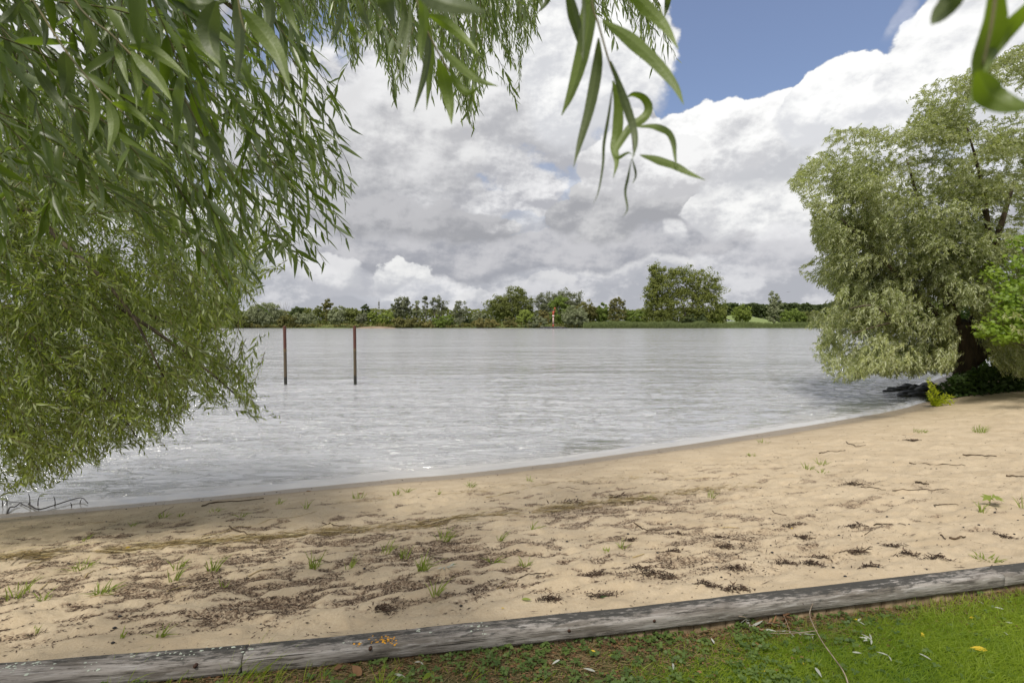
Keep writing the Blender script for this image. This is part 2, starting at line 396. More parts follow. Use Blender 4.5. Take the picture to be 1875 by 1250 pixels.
z = sand_z(x, y); t, d = ground_parts(x, y); keep = (y > edge_y(x) - .06)
z = np.where(keep, z, -.35)
wet = sstep(d + .25 * (fbm(x * 1.2, y * 1.2, 3, 51) - .5), 1.15, .45) * .95 + .28 * sstep(d, 2.6, .8)
wet = np.clip(wet, 0, 1)
deb = debris_field(x, y)
M_sand = sand_material()
o = link('beach', mesh_np('beach', np.stack([x, y, z], 1), Fc, M_sand, {'wet': wet, 'debris': deb}), kind='structure')
# wide beach and bank to either side and beyond the part seen close
xs = np.linspace(-300, 300, 241); tt = np.linspace(0, 1, 30)
def strip(sign):
    az = np.linspace(radians(62), radians(118), 40) * sign; r = 1.9 * (120 / 1.9) ** np.linspace(0, 1, 60)
    A, R = np.meshgrid(az, r, indexing='ij'); x, y = (R * np.sin(A)).ravel(), (R * np.cos(A)).ravel()
    z = sand_z(x, y); z = np.where(y > edge_y(x) - .06, z, -.35); t, d = ground_parts(x, y)
    i, j = np.meshgrid(np.arange(39), np.arange(59), indexing='ij'); b = (i * 60 + j).ravel()
    Fc = np.stack([b, b + 60, b + 61, b + 1], 1)
    return link('beach', mesh_np('beach', np.stack([x, y, z], 1), Fc, M_sand, {'wet': np.clip(sstep(d, 1, .3), 0, 1), 'debris': t * 0}), kind='structure')
strip(1); strip(-1)

# lawn soil
M_soil = simple('lawn_soil', (.035, .026, .014), (.10, .075, .04), 14, .95, .02, coord='Object')
m, q, out = mat('lawn_ground'); geo = q.node('ShaderNodeNewGeometry').outputs['Position']
g1, g2 = q.noise(geo, 5, 5, .6), q.noise(geo, 70, 4, .65); gr = q.attr('green')
c = q.mix(q.ss(g2, .3, .7), (.040, .030, .016), (.13, .095, .05))
c = q.mix(q.m('MULTIPLY', gr, q.ss(g1, .2, .5)), c, q.mix(g2, (.03, .06, .008), (.08, .15, .015)))
b = princ(q, c, .95, q.bump(g2, .9, .02), .2); q.L.new(b.outputs[0], out.inputs[0]); M_lawn = m
gx = np.concatenate([np.linspace(-40, -5, 30), np.linspace(-4.9, 6, 160), np.linspace(6.2, 60, 40)]); gv = np.concatenate([[0, .01, .03], np.linspace(.06, 2.5, 60), np.linspace(2.8, 40, 40)])
A, B = np.meshgrid(gx, gv, indexing='ij'); yy = edge_y(A) - .105 - B; zz = lawn_z(A, yy)
i, j = np.meshgrid(np.arange(len(gx) - 1), np.arange(len(gv) - 1), indexing='ij'); bb = (i * len(gv) + j).ravel()
def green_amount(x, y):
    dd = edge_y(x) - .10 - y
    return np.clip(sstep(x + dd * 1.1 + .6 * (fbm(x * 3, y * 3, 3, 101) - .5), .75, 1.9) * sstep(dd, .02, .16) + .22, 0, 1)
link('lawn', mesh_np('lawn', np.stack([A.ravel(), yy.ravel(), zz.ravel()], 1), np.stack([bb, bb + 1, bb + len(gv) + 1, bb + len(gv)], 1), M_lawn, {'green': green_amount(A, yy).ravel()}), kind='structure')

# river
def water_material():
    m, q, out = mat('river_water'); geo = q.node('ShaderNodeNewGeometry').outputs['Position']; ch = q.attr('chop'); sil = q.attr('shallow')
    v1 = q.scale(geo, (1, 1, 1)); vs = q.scale(geo, (.38, 1.0, 1)); wf = q.noise(q.scale(geo, (.30, 1, 1)), .16, 4, .6)
    wv1 = q.noise(vs, 1.4, 3, .55, .6); wv2 = q.noise(vs, 5.0, 4, .6, .8); wv3 = q.noise(q.scale(geo, (.45, 1, 1)), 13, 2, .5, .3)
    gust = q.ss(q.noise(q.scale(geo, (.35, 1, 1)), .10, 4, .6), .35, .65, .85, 1.15)
    wv0 = q.noise(vs, .35, 2, .5)
    h = q.m('ADD', q.m('ADD', q.m('ADD', q.m('MULTIPLY', wf, 5.5), q.m('MULTIPLY', wv0, 1.6)), q.m('ADD', q.m('MULTIPLY', wv1, .45), q.m('MULTIPLY', q.ss(wv2, .46, .70), .30))), q.m('MULTIPLY', wv3, .045))
    nb = q.bump(h, q.m('MULTIPLY', q.m('MULTIPLY', ch, gust), 1.0), .25)
    silt = q.mix(q.noise(geo, .05, 3), (.31, .315, .32), (.37, .375, .38))
    c = q.mix(sil, silt, (.38, .35, .30))
    cdn = q.node('ShaderNodeNewGeometry'); pl = q.v('LENGTH', cdn.outputs['Position']); b = princ(q, c, q.ss(pl, 8, 60, .06, .16), nb, .5); b.inputs['IOR'].default_value = 2.6
    q.L.new(b.outputs[0], out.inputs[0]); return m
def split_grid():
    a = np.linspace(radians(-66), radians(66), 620); r = np.concatenate([5.5 * (28 / 5.5) ** np.linspace(0, 1, 430), 28 * (420 / 28) ** np.linspace(0, 1, 150)[1:]])
    A, R = np.meshgrid(a, r, indexing='ij'); nr = len(r); i, j = np.meshgrid(np.arange(619), np.arange(nr - 1), indexing='ij'); b = (i * nr + j).ravel()
    return (R * np.sin(A)).ravel(), (R * np.cos(A)).ravel(), np.stack([b, b + nr, b + nr + 1, b + 1], 1)
x, y, Fc = split_grid()
d = (y - shore_y(x)) * .9
xr = x * .9 + y * .43
fall = sstep(y, 90, 15)
zz = WATER + 0 * x
zz += fall * sstep(d, .9, 3) * (.030 * (fbm(x * .9, y * 1.6, 3, 201) - .5) + .030 * (fbm(x * 3.1, y * 6.0, 3, 211) - .5))
for dist, amp, wid, sd in ((.42, .024, .05, 1), (1.45, .026, .12, 2), (2.6, .026, .18, 3), (4.0, .026, .2, 4)):
    dc = dist + .35 * (fbm(x * .45, y * 0 + sd, 3, 220 + sd) - .5) + .05 * (vnoise(x * 5, y * 5, 230 + sd) - .5)
    aa = amp * sstep(fbm(x * .5 + 9 * sd, y * 0, 2, 240 + sd), .30, .55)
    e = (d - dc) / wid; zz += aa * np.exp(-np.where(e < 0, e * e * 4, e * e))
chop = sstep(d, .28, .55) * .97 + .03; shallow = sstep(d, 1.2, .1) * .5
M_water = water_material()
link('river', mesh_np('river', np.stack([x, y, zz], 1), Fc, M_water, {'chop': chop, 'shallow': shallow}), kind='structure')
# rest of the river: a plain far sheet to both sides and under the banks
V = np.array([(-3000, -400, WATER - .01), (3000, -400, WATER - .01), (3000, 1500, WATER - .01), (-3000, 1500, WATER - .01)], float)
o = link('river', mesh_np('river', V, [(0, 1, 2, 3)], M_water, {'chop': np.ones(4), 'shallow': np.zeros(4)}), kind='structure'); o.location.z = -.35
# bed / land under the lawn reaching far behind the camera, and the opposite bank
FARY = 205.0
def bank_z(x, y): return WATER + np.clip((y - FARY) * .10, -.8, 1.3) + .5 * (fbm(x * .02, y * .02, 2, 301) - .5) * sstep(y, FARY, FARY + 30)
m, q, out = mat('far_bank_grass'); geo = q.node('ShaderNodeNewGeometry').outputs['Position']
c = q.mix(q.noise(geo, .3, 5), (.055, .075, .018), (.10, .13, .03)); c = q.mix(q.ss(q.noise(geo, .03, 3), .45, .6), c, (.15, .20, .055))
b = princ(q, c, .95); q.L.new(b.outputs[0], out.inputs[0]); M_bank = m
gx = np.linspace(-1500, 1500, 200); gy = FARY + np.concatenate([[-8, -4, -1, 0, 1, 2, 4, 8, 14], 14 + 2800 * np.linspace(.005, 1, 30) ** 2])
A, B = np.meshgrid(gx, gy, indexing='ij'); B2 = B + 2.5 * (fbm(A * .05, A * 0, 3, 311) - .5) * 2 * (B < FARY + 12)
i, j = np.meshgrid(np.arange(len(gx) - 1), np.arange(len(gy) - 1), indexing='ij'); bb = (i * len(gy) + j).ravel()
link('far_bank', mesh_np('far_bank', np.stack([A.ravel(), B2.ravel(), bank_z(A, B).ravel()], 1), np.stack([bb, bb + len(gy), bb + len(gy) + 1, bb + 1], 1), M_bank), kind='structure')

# ------------------------------------------------------------------ leaves: vectorised builders
WILLOW = dict(u=[0, .12, .38, .68, 1.0], w=[.06, .62, 1.0, .72, .04])
def leaves(P, Dr, N, L, Wd, bend=None, detail=2, v=None):
    """lanceolate leaves; detail 1: two triangles folded at the midrib, 2: five stations with a folded midrib"""
    n_ = len(P); Dr = norm(Dr); Sd = norm(np.cross(Dr, N)); N = np.cross(Sd, Dr)
    bend = np.zeros((n_, 3)) if bend is None else bend
    if detail == 1:
        t = np.array([(0, 0, 0), (.42, -.5, .10), (.42, .5, .10), (1, 0, 0)]); f = np.array([(0, 2, 3, 1)])
    else:
        t = [(0, 0, 0)]; f = []
        for u, w in list(zip(WILLOW['u'], WILLOW['w']))[1:-1]:
            t += [(u, -w / 2, .16 * w), (u, 0, 0), (u, w / 2, .16 * w)]
        t.append((1, 0, 0)); K = len(t) - 1; t = np.array(t)
        f = [(0, 2, 1, 1), (0, 3, 2, 2)]
        for a in (1, 4): f += [(a, a + 1, a + 4, a + 3), (a + 1, a + 2, a + 5, a + 4)]
        f += [(7, 8, K, K), (8, 9, K, K)]; f = np.array(f)
    u, s, h = t[:, 0], t[:, 1], t[:, 2]
    V = P[:, None] + Dr[:, None] * (u[None, :, None] * L[:, None, None]) + Sd[:, None] * (s[None, :, None] * Wd[:, None, None]) \
        + N[:, None] * (h[None, :, None] * Wd[:, None, None]) + bend[:, None] * (u[None, :, None] ** 2)
    k = len(t); Fc = (f[None] + (np.arange(n_) * k)[:, None, None]).reshape(-1, 4)
    vv = RNG.random(n_) if v is None else v
    return V.reshape(-1, 3), Fc, np.repeat(vv, k)
def clean_quads(Fc): return Fc
def mesh_mixed(name, V, Fc, mat_, attrs=None, smooth=True):
    """quads where the last corner repeats become triangles"""
    Fc = np.asarray(Fc); tri = Fc[:, 2] == Fc[:, 3]
    if not tri.any(): return mesh_np(name, V, Fc, mat_, attrs, smooth)
    me = bpy.data.meshes.new(name); V = np.asarray(V, np.float32)
    q4, t3 = Fc[~tri], Fc[tri][:, :3]
    loops = np.concatenate([q4.ravel(), t3.ravel()]).astype(np.int32)
    starts = np.concatenate([np.arange(len(q4)) * 4, len(q4) * 4 + np.arange(len(t3)) * 3]).astype(np.int32)
    me.vertices.add(len(V)); me.vertices.foreach_set('co', V.ravel()); me.loops.add(len(loops)); me.loops.foreach_set('vertex_index', loops)
    me.polygons.add(len(starts)); me.polygons.foreach_set('loop_start', starts)
    if smooth: me.polygons.foreach_set('use_smooth', np.ones(len(starts), bool))
    me.update(calc_edges=True)
    for an, av in (attrs or {}).items():
        a = me.attributes.new(an, 'FLOAT', 'POINT'); a.data.foreach_set('value', np.asarray(av, np.float32))
    if mat_: me.materials.append(mat_)
    return me
def childm(name, root, V, Fc, mat_, attrs=None, kind=None, label=None, smooth=True):
    V = np.asarray(V, float) - np.array(root.location)
    return link(name, mesh_mixed(name, V, Fc, mat_, attrs, smooth), root, label, None, None, kind)

def twigs(Sx, Dx, Lx, droop, spacing, r0=.0022, k=7):
    """S starts, D unit directions, L lengths -> twig polylines (n,k,3)"""
    t = np.linspace(0, 1, k)[None, :, None]; g = np.array([0, 0, -1.])
    wob = (RNG.random((len(Sx), 1, 3)) - .5) * .12
    return Sx[:, None] + Dx[:, None] * (t * Lx[:, None, None]) + g * (t ** 2 * (droop * Lx)[:, None, None]) + wob * np.sin(t * pi) * Lx[:, None, None]
def tube_many(PL, r0, r1):
    n_, k, _ = PL.shape; T = norm(np.gradient(PL, axis=1)); up = norm(np.cross(T, np.array([.3, .2, .9]))); b = np.cross(T, up)
    R = (r0 + (r1 - r0) * np.linspace(0, 1, k))[None, :, None, None]
    a = np.arange(3) * 2 * pi / 3
    V = PL[:, :, None] + R * (np.cos(a)[None, None, :, None] * up[:, :, None] + np.sin(a)[None, None, :, None] * b[:, :, None])
    base = (np.arange(n_) * k * 3)[:, None, None] + (np.arange(k - 1) * 3)[None, :, None]
    j = np.arange(3)[None, None]; j2 = (np.arange(3) + 1)[None, None] % 3
    Fc = np.stack([base + j, base + j2, base + j2 + 3, base + j + 3], -1).reshape(-1, 4)
    return V.reshape(-1, 3), Fc
def twig_leaves(PL, nl, LL, LW, spread=.6, lag=.45, wind=(0, 0, 0), curl=.12, upn=.45):
    """nl leaves on each twig (alternate), leaf length LL (n,) """
    n_, k, _ = PL.shape; t = (np.arange(nl) + .6) / nl; t = t[None] + (RNG.random((n_, nl)) - .5) * .5 / nl; t = np.clip(t, .02, 1)
    x = t * (k - 1); i = np.minimum(x.astype(int), k - 2); f = (x - i)[..., None]; r = np.arange(n_)[:, None]
    P = PL[r, i] * (1 - f) + PL[r, i + 1] * f; T = norm(PL[r, i + 1] - PL[r, i])
    ax = norm(np.cross(T, RNG.normal(size=(n_, 1, 3)) + np.zeros_like(T)))
    ang = (np.arange(nl)[None] * 2.4 + RNG.random((n_, nl)) * .9)[..., None]
    b = np.cross(T, ax); side = np.cos(ang) * ax + np.sin(ang) * b
    sp = (spread + (RNG.random((n_, nl, 1)) - .5) * .5)
    D_ = norm(T * 1.0 + side * sp + np.array([0, 0, -lag]) + np.array(wind))
    N_ = norm(side * .4 + RNG.normal(size=D_.shape) * .75 + np.array([0, -upn * .4, upn]) - T * .4)
    L_ = LL[:, None] * (.72 + .5 * RNG.random((n_, nl))) * np.where(t > .85, .7, 1); W_ = L_ * (LW + .05 * RNG.random((n_, nl)))
    bend = (RNG.normal(size=D_.shape) * curl + np.array([0, 0, -.10])) * L_[..., None]
    f_ = lambda a: a.reshape(-1, a.shape[-1])
    return f_(P), f_(D_), f_(N_), L_.ravel(), W_.ravel(), f_(bend)
def sample_poly(poly, n_, pad=0):
    xs_ = [p[0] for p in poly]; ys_ = [p[1] for p in poly]; out_x, out_y = [], []
    c = 0
    while c < n_:
        a = RNG.uniform(min(xs_), max(xs_), n_ * 2); b_ = RNG.uniform(min(ys_), max(ys_), n_ * 2); k = inside(a, b_, poly)
        out_x.append(a[k]); out_y.append(b_[k]); c += k.sum()
    return np.concatenate(out_x)[:n_], np.concatenate(out_y)[:n_]
def leaf_variants(mat_, nv=6, name='leaf'):
    """unit leaf meshes (length 1 along +X, upper face +Z) shared by the leaf objects"""
    out = []
    for i in range(nv):
        V, Fc, a = leaves(np.zeros((1, 3)), np.array([[1., 0, 0]]), np.array([[0, 0, 1.]]), np.ones(1), np.array([.17 + .02 * i / nv]),
                          np.array([[0, RNG.normal() * .10, -.06 - .20 * RNG.random()]]), 2, np.array([(i + .5) / nv]))
        out.append(mesh_mixed(name, V, Fc, mat_, {'v': a}))
    return out
def place_leaf(me, root, P, Dr, N, L, W, name='leaf'):
    Dr = norm(Dr); Sd = norm(np.cross(N, Dr)); N = np.cross(Dr, Sd)
    o = bpy.data.objects.new(name, me); COL.objects.link(o); o.parent = root
    w = W / .18; P = P - np.array(root.location)
    o.matrix_local = Matrix(((Dr[0] * L, Sd[0] * w, N[0] * w, P[0]), (Dr[1] * L, Sd[1] * w, N[1] * w, P[1]), (Dr[2] * L, Sd[2] * w, N[2] * w, P[2]), (0, 0, 0, 1)))
    return o
def foliage_with_leaf_objects(root, LV, mat_, variants, nobj=295, detail=2, part='foliage'):
    """the leaves that show largest become objects, the rest one part"""
    P, Dr, N, L, Wd, bend = LV; px, py, dep = project(P + Dr * L[:, None] * .5)
    vis = (dep > .15) & (px > 0) & (px < 1875) & (py > 0) & (py < 1250)
    size = np.where(vis, L / np.maximum(dep, .1), 0)
    front = size * (1 + .0 * size); idx = np.argsort(-front)[:nobj]; rest = np.ones(len(P), bool); rest[idx] = False
    for k in idx: place_leaf(variants[int(RNG.integers(len(variants)))], root, P[k], norm(Dr[k] + bend[k] * .3 / L[k]), N[k], L[k], Wd[k])
    V, Fc, a = leaves(P[rest], Dr[rest], N[rest], L[rest], Wd[rest], bend[rest], detail)
    childm(part, root, V, Fc, mat_, {'v': a}, kind='stuff')

def branch(root, pts, r0, r1, mat_, name='branch', m=16, k=6):
    P = bez(pts, m); R = np.linspace(r0, r1, m) * (1 + .06 * np.sin(np.arange(m) * 1.7)); V, Fc = tube(P, R, k); childm(name, root, V, Fc, mat_); return P

# ------------------------------------------------------------------ opposite bank: trees and shrubs, one by one
PALETTE = {  # top, top2 of the leaves
 'silver': ((.140, .155, .085), (.235, .255, .145)), 'olive': ((.085, .100, .022), (.160, .175, .040)), 'dark': ((.040, .058, .020), (.085, .110, .032)),
 'green': ((.090, .130, .020), (.165, .215, .036)), 'bright': ((.125, .160, .025), (.215, .260, .048)), 'brown': ((.090, .088, .025), (.165, .155, .045)),
 'tan': ((.13, .115, .035), (.23, .20, .065)), 'grey': ((.105, .115, .068), (.180, .190, .115)), 'poplar': ((.085, .105, .022), (.200, .215, .040)), 'reed': ((.085, .110, .035), (.150, .180, .060))}
FM = {k: leaf_mat('far_leaf_' + k, tuple(1.0 * c + .012 for c in a), tuple(1.1 * c + .014 for c in b), None, .7, .22, .15) for k, (a, b) in PALETTE.items()}
M_trunkF = simple('far_tree_bark', (.10, .085, .06), (.22, .19, .14), 2, .9, .02)
def far_tree(label, x0, x1, top, kind, dep, lobes=None, base=598, fill=1.0, name='tree', cat='tree', trunk=True, group=None, leaf=.55, sparse=0):
    cx = (x0 + x1) / 2; B = at(cx, base, dep); T = at(cx, top, dep); H = T[2] - B[2]; Wm = (x1 - x0) / F * dep * (1 / CP)
    gz = float(bank_z(B[0], B[1])); root = thing(name, (B[0], B[1], gz), label, cat, group); H = T[2] - gz
    lobes = lobes or [(0, .55, .5, .45)]
    # lobes: (x offset in widths, centre height in H, half width in widths, half height in H)
    area = sum(l[2] * Wm * l[3] * H for l in lobes) * pi
    ncl = int(np.clip(area / .85, 50, 420) * fill); per = 34
    C, Rr = [], []
    wsum = np.array([l[2] * l[3] for l in lobes]); wsum = wsum / wsum.sum()
    for (ox, oh, hw, hh), w in zip(lobes, wsum):
        k = max(8, int(ncl * w)); dvec = norm(RNG.normal(size=(k, 3))); rr = (.45 + .55 * RNG.random((k, 1)) ** .5) * (1 + .10 * RNG.normal(size=(k, 1)))
        dvec[:, 1] *= .8; C.append(np.array([ox * Wm, 0, oh * H]) + dvec * rr * np.array([hw * Wm, min(hw * Wm, 5), hh * H]))
    C = np.concatenate(C); C[:, 2] = np.maximum(C[:, 2], .15 + .5 * RNG.random(len(C)))
    cr = np.clip(min(Wm, H) * .11, .45, 1.5) * (.6 + .8 * RNG.random(len(C)))
    n_ = len(C) * per; off = norm(RNG.normal(size=(n_, 3))) * (RNG.random((n_, 1)) ** .4) * np.repeat(cr, per)[:, None]; off[:, 2] *= .75
    P = np.repeat(C, per, 0) + off; P[:, 2] = np.maximum(P[:, 2], .05)
    N_ = norm(norm(off) * 1.0 + RNG.normal(size=P.shape) * .5 + np.array([0, -.25, .45])); Dr = norm(np.cross(N_, RNG.normal(size=P.shape)))
    L = leaf * (.7 + .8 * RNG.random(n_)); Wd = L * .62; vv = np.clip(np.repeat(RNG.random(len(C)), per) * .7 + .3 * RNG.random(n_), 0, 1)
    V, Fc, a = leaves(P - Dr * L[:, None] * .5 + np.array(root.location), Dr, N_, L, Wd, None, 1, vv)
    childm('crown', root, V, Fc, FM[kind], {'v': a}, kind=None)
    if trunk:
        for q_ in range(trunk if isinstance(trunk, int) and trunk > 1 else 1):
            ox = (q_ - (trunk - 1) / 2 if trunk is not True else 0) * Wm * .12; top_ = np.array([ox * 2.4, 0, H * .8]); rad = max(.12, H * .016)
            V, Fc = tube(bez([(ox, 0, -.3), (ox * 1.2 + .2, 0, H * .25), (ox * 1.8 - .15, .1, H * .5), top_], 8) + np.array(root.location), np.linspace(rad, rad * .3, 8), 6); childm('trunk', root, V, Fc, M_trunkF)
            for s_ in range(5):
                h0 = H * (.22 + .1 * s_); sx = (-1) ** s_ * Wm * (.16 + .1 * random.random()); p0 = np.array([ox * 1.5, 0, h0])
                V, Fc = tube(bez([p0, p0 + (sx * .5, .2, H * .10), p0 + (sx, .3, H * .24)], 6) + np.array(root.location), np.linspace(rad * .5, rad * .15, 6), 5); childm('limb', root, V, Fc, M_trunkF)
    return root
R2 = lambda: None
BUSH = [(0, .42, .5, .45), (-.25, .35, .3, .4), (.27, .38, .28, .42)]
ROUND = [(0, .6, .48, .40), (-.2, .42, .3, .32), (.22, .45, .3, .34)]
TALL = [(0, .45, .42, .40), (.05, .78, .28, .22), (-.12, .25, .4, .26)]
FT = [
 ('broad silvery willow at the water, leftmost crown seen past the near branches', 452, 516, 551, 'silver', 208, [(0, .45, .5, .46), (-.28, .4, .28, .38), (.2, .6, .3, .36)], {}),
 ('low pale green shrub half hidden behind the hanging willow leaves', 415, 460, 572, 'olive', 206, BUSH, {}),
 ('brownish low scrub between the silvery willow and the olive bush', 508, 548, 574, 'brown', 207, BUSH, {'trunk': False, 'name': 'shrub', 'cat': 'shrub'}),
 ('small dark round-headed tree behind the scrub left of the first post', 531, 559, 561, 'dark', 222, [(0, .72, .48, .28)], {}),
 ('silvery olive bush directly behind the top of the left post', 536, 580, 567, 'silver', 209, BUSH, {'trunk': False, 'name': 'shrub', 'cat': 'shrub'}),
 ('dark olive tree just right of the left post', 571, 594, 558, 'olive', 214, TALL, {}),
 ('brown-green tree rising above its neighbours between the two posts', 587, 612, 547, 'brown', 224, [(0, .8, .42, .2), (0, .5, .45, .35)], {}),
 ('pale willow with a domed crown just left of the right post', 600, 636, 558, 'silver', 209, [(0, .5, .5, .48), (.15, .35, .38, .35)], {}),
 ('olive tree directly behind the right post', 630, 662, 562, 'olive', 210, ROUND, {}),
 ('small blue-green conifer-like tree peeking above the bushes right of the right post', 660, 678, 554, 'dark', 226, [(0, .5, .5, .45), (.1, .85, .25, .15)], {}),
 ('light olive bush right of the right post', 652, 676, 569, 'grey', 208, BUSH, {}),
 ('yellow-green young tree between the right post and the tall olive tree', 672, 690, 568, 'bright', 208, ROUND, {}),
 ('dark green bush below the lattice mast', 684, 704, 571, 'dark', 212, BUSH, {'trunk': False, 'name': 'shrub', 'cat': 'shrub'}),
 ('bright green bush right of the lattice mast above the little sand beach', 694, 724, 566, 'bright', 208, BUSH, {}),
 ('tall olive-grey tree with full crown right of the lattice mast', 718, 753, 540, 'grey', 222, [(0, .68, .45, .30), (-.2, .5, .35, .3), (.2, .5, .3, .3)], {'trunk': 2}),
 ('pale thin-leaved tree between the full olive tree and the sparse clump', 752, 774, 546, 'silver', 222, [(0, .6, .42, .36)], {'fill': .55}),
 ('slim grey poplar with a narrow sparse crown', 773, 785, 538, 'grey', 224, [(0, .68, .42, .30)], {'fill': .6}),
 ('sparse tall tree with several bare stems and windblown tufts', 784, 820, 540, 'grey', 222, [(-.2, .72, .22, .24), (.12, .78, .26, .18), (.36, .66, .16, .16), (-.05, .5, .35, .15)], {'fill': .6, 'trunk': 3}),
 ('broad yellow-brown bush below the full olive tree', 720, 772, 576, 'brown', 206, BUSH, {'trunk': False, 'name': 'shrub', 'cat': 'shrub'}),
 ('straw-coloured low growth right of the yellow-brown bush', 768, 800, 587, 'tan', 206, BUSH, {'trunk': False, 'name': 'shrub', 'cat': 'shrub'}),
 ('rounded green bush below the sparse windblown tree', 794, 830, 571, 'green', 207, BUSH, {'trunk': False, 'name': 'shrub', 'cat': 'shrub'}),
 ('slender grey-green willow leaning right with a bushy foot', 826, 858, 547, 'grey', 208, [(-.12, .6, .26, .36), (.26, .66, .2, .24), (-.1, .2, .4, .22)], {}),
 ('low dark scrub right of the slender willow', 846, 872, 580, 'dark', 212, BUSH, {'trunk': False, 'name': 'shrub', 'cat': 'shrub'}),
 ('greyish shrub with a dark pointed top left of the big round tree', 862, 892, 568, 'silver', 214, BUSH, {}),
 ('orange-brown bush at the water left of the big round tree', 864, 914, 581, 'tan', 206, BUSH, {'trunk': False, 'name': 'shrub', 'cat': 'shrub'}),
 ('big round olive-green tree with a domed upper crown', 892, 978, 525, 'olive', 220, [(0, .45, .5, .34), (.10, .80, .24, .19), (-.22, .45, .3, .3), (.25, .5, .25, .3)], {}),
 ('small olive shrub below the big round tree', 922, 950, 577, 'brown', 207, BUSH, {'trunk': False, 'name': 'shrub', 'cat': 'shrub'}),
 ('bright green bush left of the striped river beacon', 946, 978, 567, 'bright', 207, ROUND, {}),
 ('small silvery willow bush just left of the striped river beacon', 968, 1000, 576, 'silver', 206, BUSH, {'name': 'shrub', 'cat': 'shrub', 'trunk': False}),
 ('tan feathery shrub directly behind the striped river beacon', 984, 1006, 566, 'tan', 208, [(-.15, .5, .3, .45), (.25, .5, .25, .42)], {'name': 'shrub', 'cat': 'shrub', 'trunk': False}),
 ('wide grey-green willow crown with two domes behind the beacon', 980, 1068, 527, 'grey', 226, [(-.25, .62, .26, .26), (.2, .72, .28, .27), (0, .4, .5, .3)], {}),
 ('solid green tree just right of the striped river beacon', 1004, 1046, 542, 'green', 214, [(0, .5, .5, .42), (.05, .8, .3, .2)], {}),
 ('round silvery willow shrub at the water right of the beacon', 1030, 1074, 560, 'silver', 206, [(0, .48, .5, .48), (.1, .55, .4, .42)], {}),
 ('yellowish green tree behind the round silvery shrub', 1052, 1092, 548, 'brown', 216, [(0, .6, .48, .36), (.2, .45, .3, .3)], {}),
 ('low green trees between the yellowish tree and the brown round tree', 1088, 1118, 555, 'green', 218, ROUND, {}),
 ('brownish round-headed tree left of the two tall poplars', 1114, 1147, 544, 'brown', 214, [(0, .75, .42, .24), (0, .4, .48, .36)], {}),
 ('green hedge-like tree at the left foot of the tall poplars', 1144, 1184, 562, 'green', 216, BUSH, {}),
 ('tall narrow poplar, left of the pair that towers over the far bank', 1178, 1234, 480, 'poplar', 210, [(-.08, .80, .28, .19), (.10, .60, .36, .24), (-.18, .5, .30, .22), (.05, .3, .5, .2), (.0, .14, .5, .14)], {'leaf': .52, 'trunk': 2, 'fill': 1.25}),
 ('huge spreading poplar, right of the pair that towers over the far bank', 1214, 1322, 484, 'poplar', 211, [(-.15, .70, .34, .28), (.14, .66, .36, .28), (.34, .55, .17, .22), (-.1, .40, .36, .22), (.22, .32, .32, .22), (0, .18, .42, .15), (-.28, .8, .16, .14)], {'leaf': .52, 'trunk': 3, 'fill': 1.6}),
 ('dark bush under the huge poplar', 1250, 1296, 573, 'dark', 208, BUSH, {'trunk': False, 'name': 'shrub', 'cat': 'shrub'}),
 ('yellow-green bush at the right foot of the huge poplar', 1298, 1322, 560, 'bright', 212, BUSH, {'trunk': False, 'name': 'shrub', 'cat': 'shrub'}),
 ('yellow-green round tree between the huge poplar and the meadow', 1342, 1376, 557, 'bright', 230, ROUND, {}),
 ('narrow grey upright poplar beside the small meadow', 1400, 1432, 529, 'silver', 214, [(-.12, .62, .24, .34), (.2, .6, .2, .28), (0, .3, .42, .28)], {}),
 ('green bush right of the narrow grey poplar', 1428, 1476, 562, 'green', 212, BUSH, {}),
 ('olive bush seen left of the hanging edge of the near right tree', 1466, 1504, 560, 'olive', 212, BUSH, {}),
 ('yellow-green bush seen through the edge of the near right tree', 1496, 1540, 566, 'bright', 212, BUSH, {}),
]
rng_state = RNG
for lab, a, b_, t_, kd, dp, lb, kw in FT: far_tree(lab, a, b_, t_, kd, dp, lb, **kw)
# trees further along the bank, hidden behind the near foliage in this view
for k in range(9):
    far_tree('tree on the far bank behind the near foliage', -60 + k * 55, -5 + k * 55, 548 + 12 * math.sin(k * 2.1), ['olive', 'green', 'silver'][k % 3], 214 + 3 * (k % 2), ROUND, group='trees of the far bank behind the near leaves', trunk=True)
for k in range(9):
    far_tree('tree on the far bank behind the right-hand tree', 1530 + k * 50, 1590 + k * 50, 556 + 10 * math.sin(k * 1.7), ['green', 'olive', 'brown'][k % 3], 214 + 3 * (k % 2), ROUND, group='trees of the far bank behind the right tree', trunk=True)
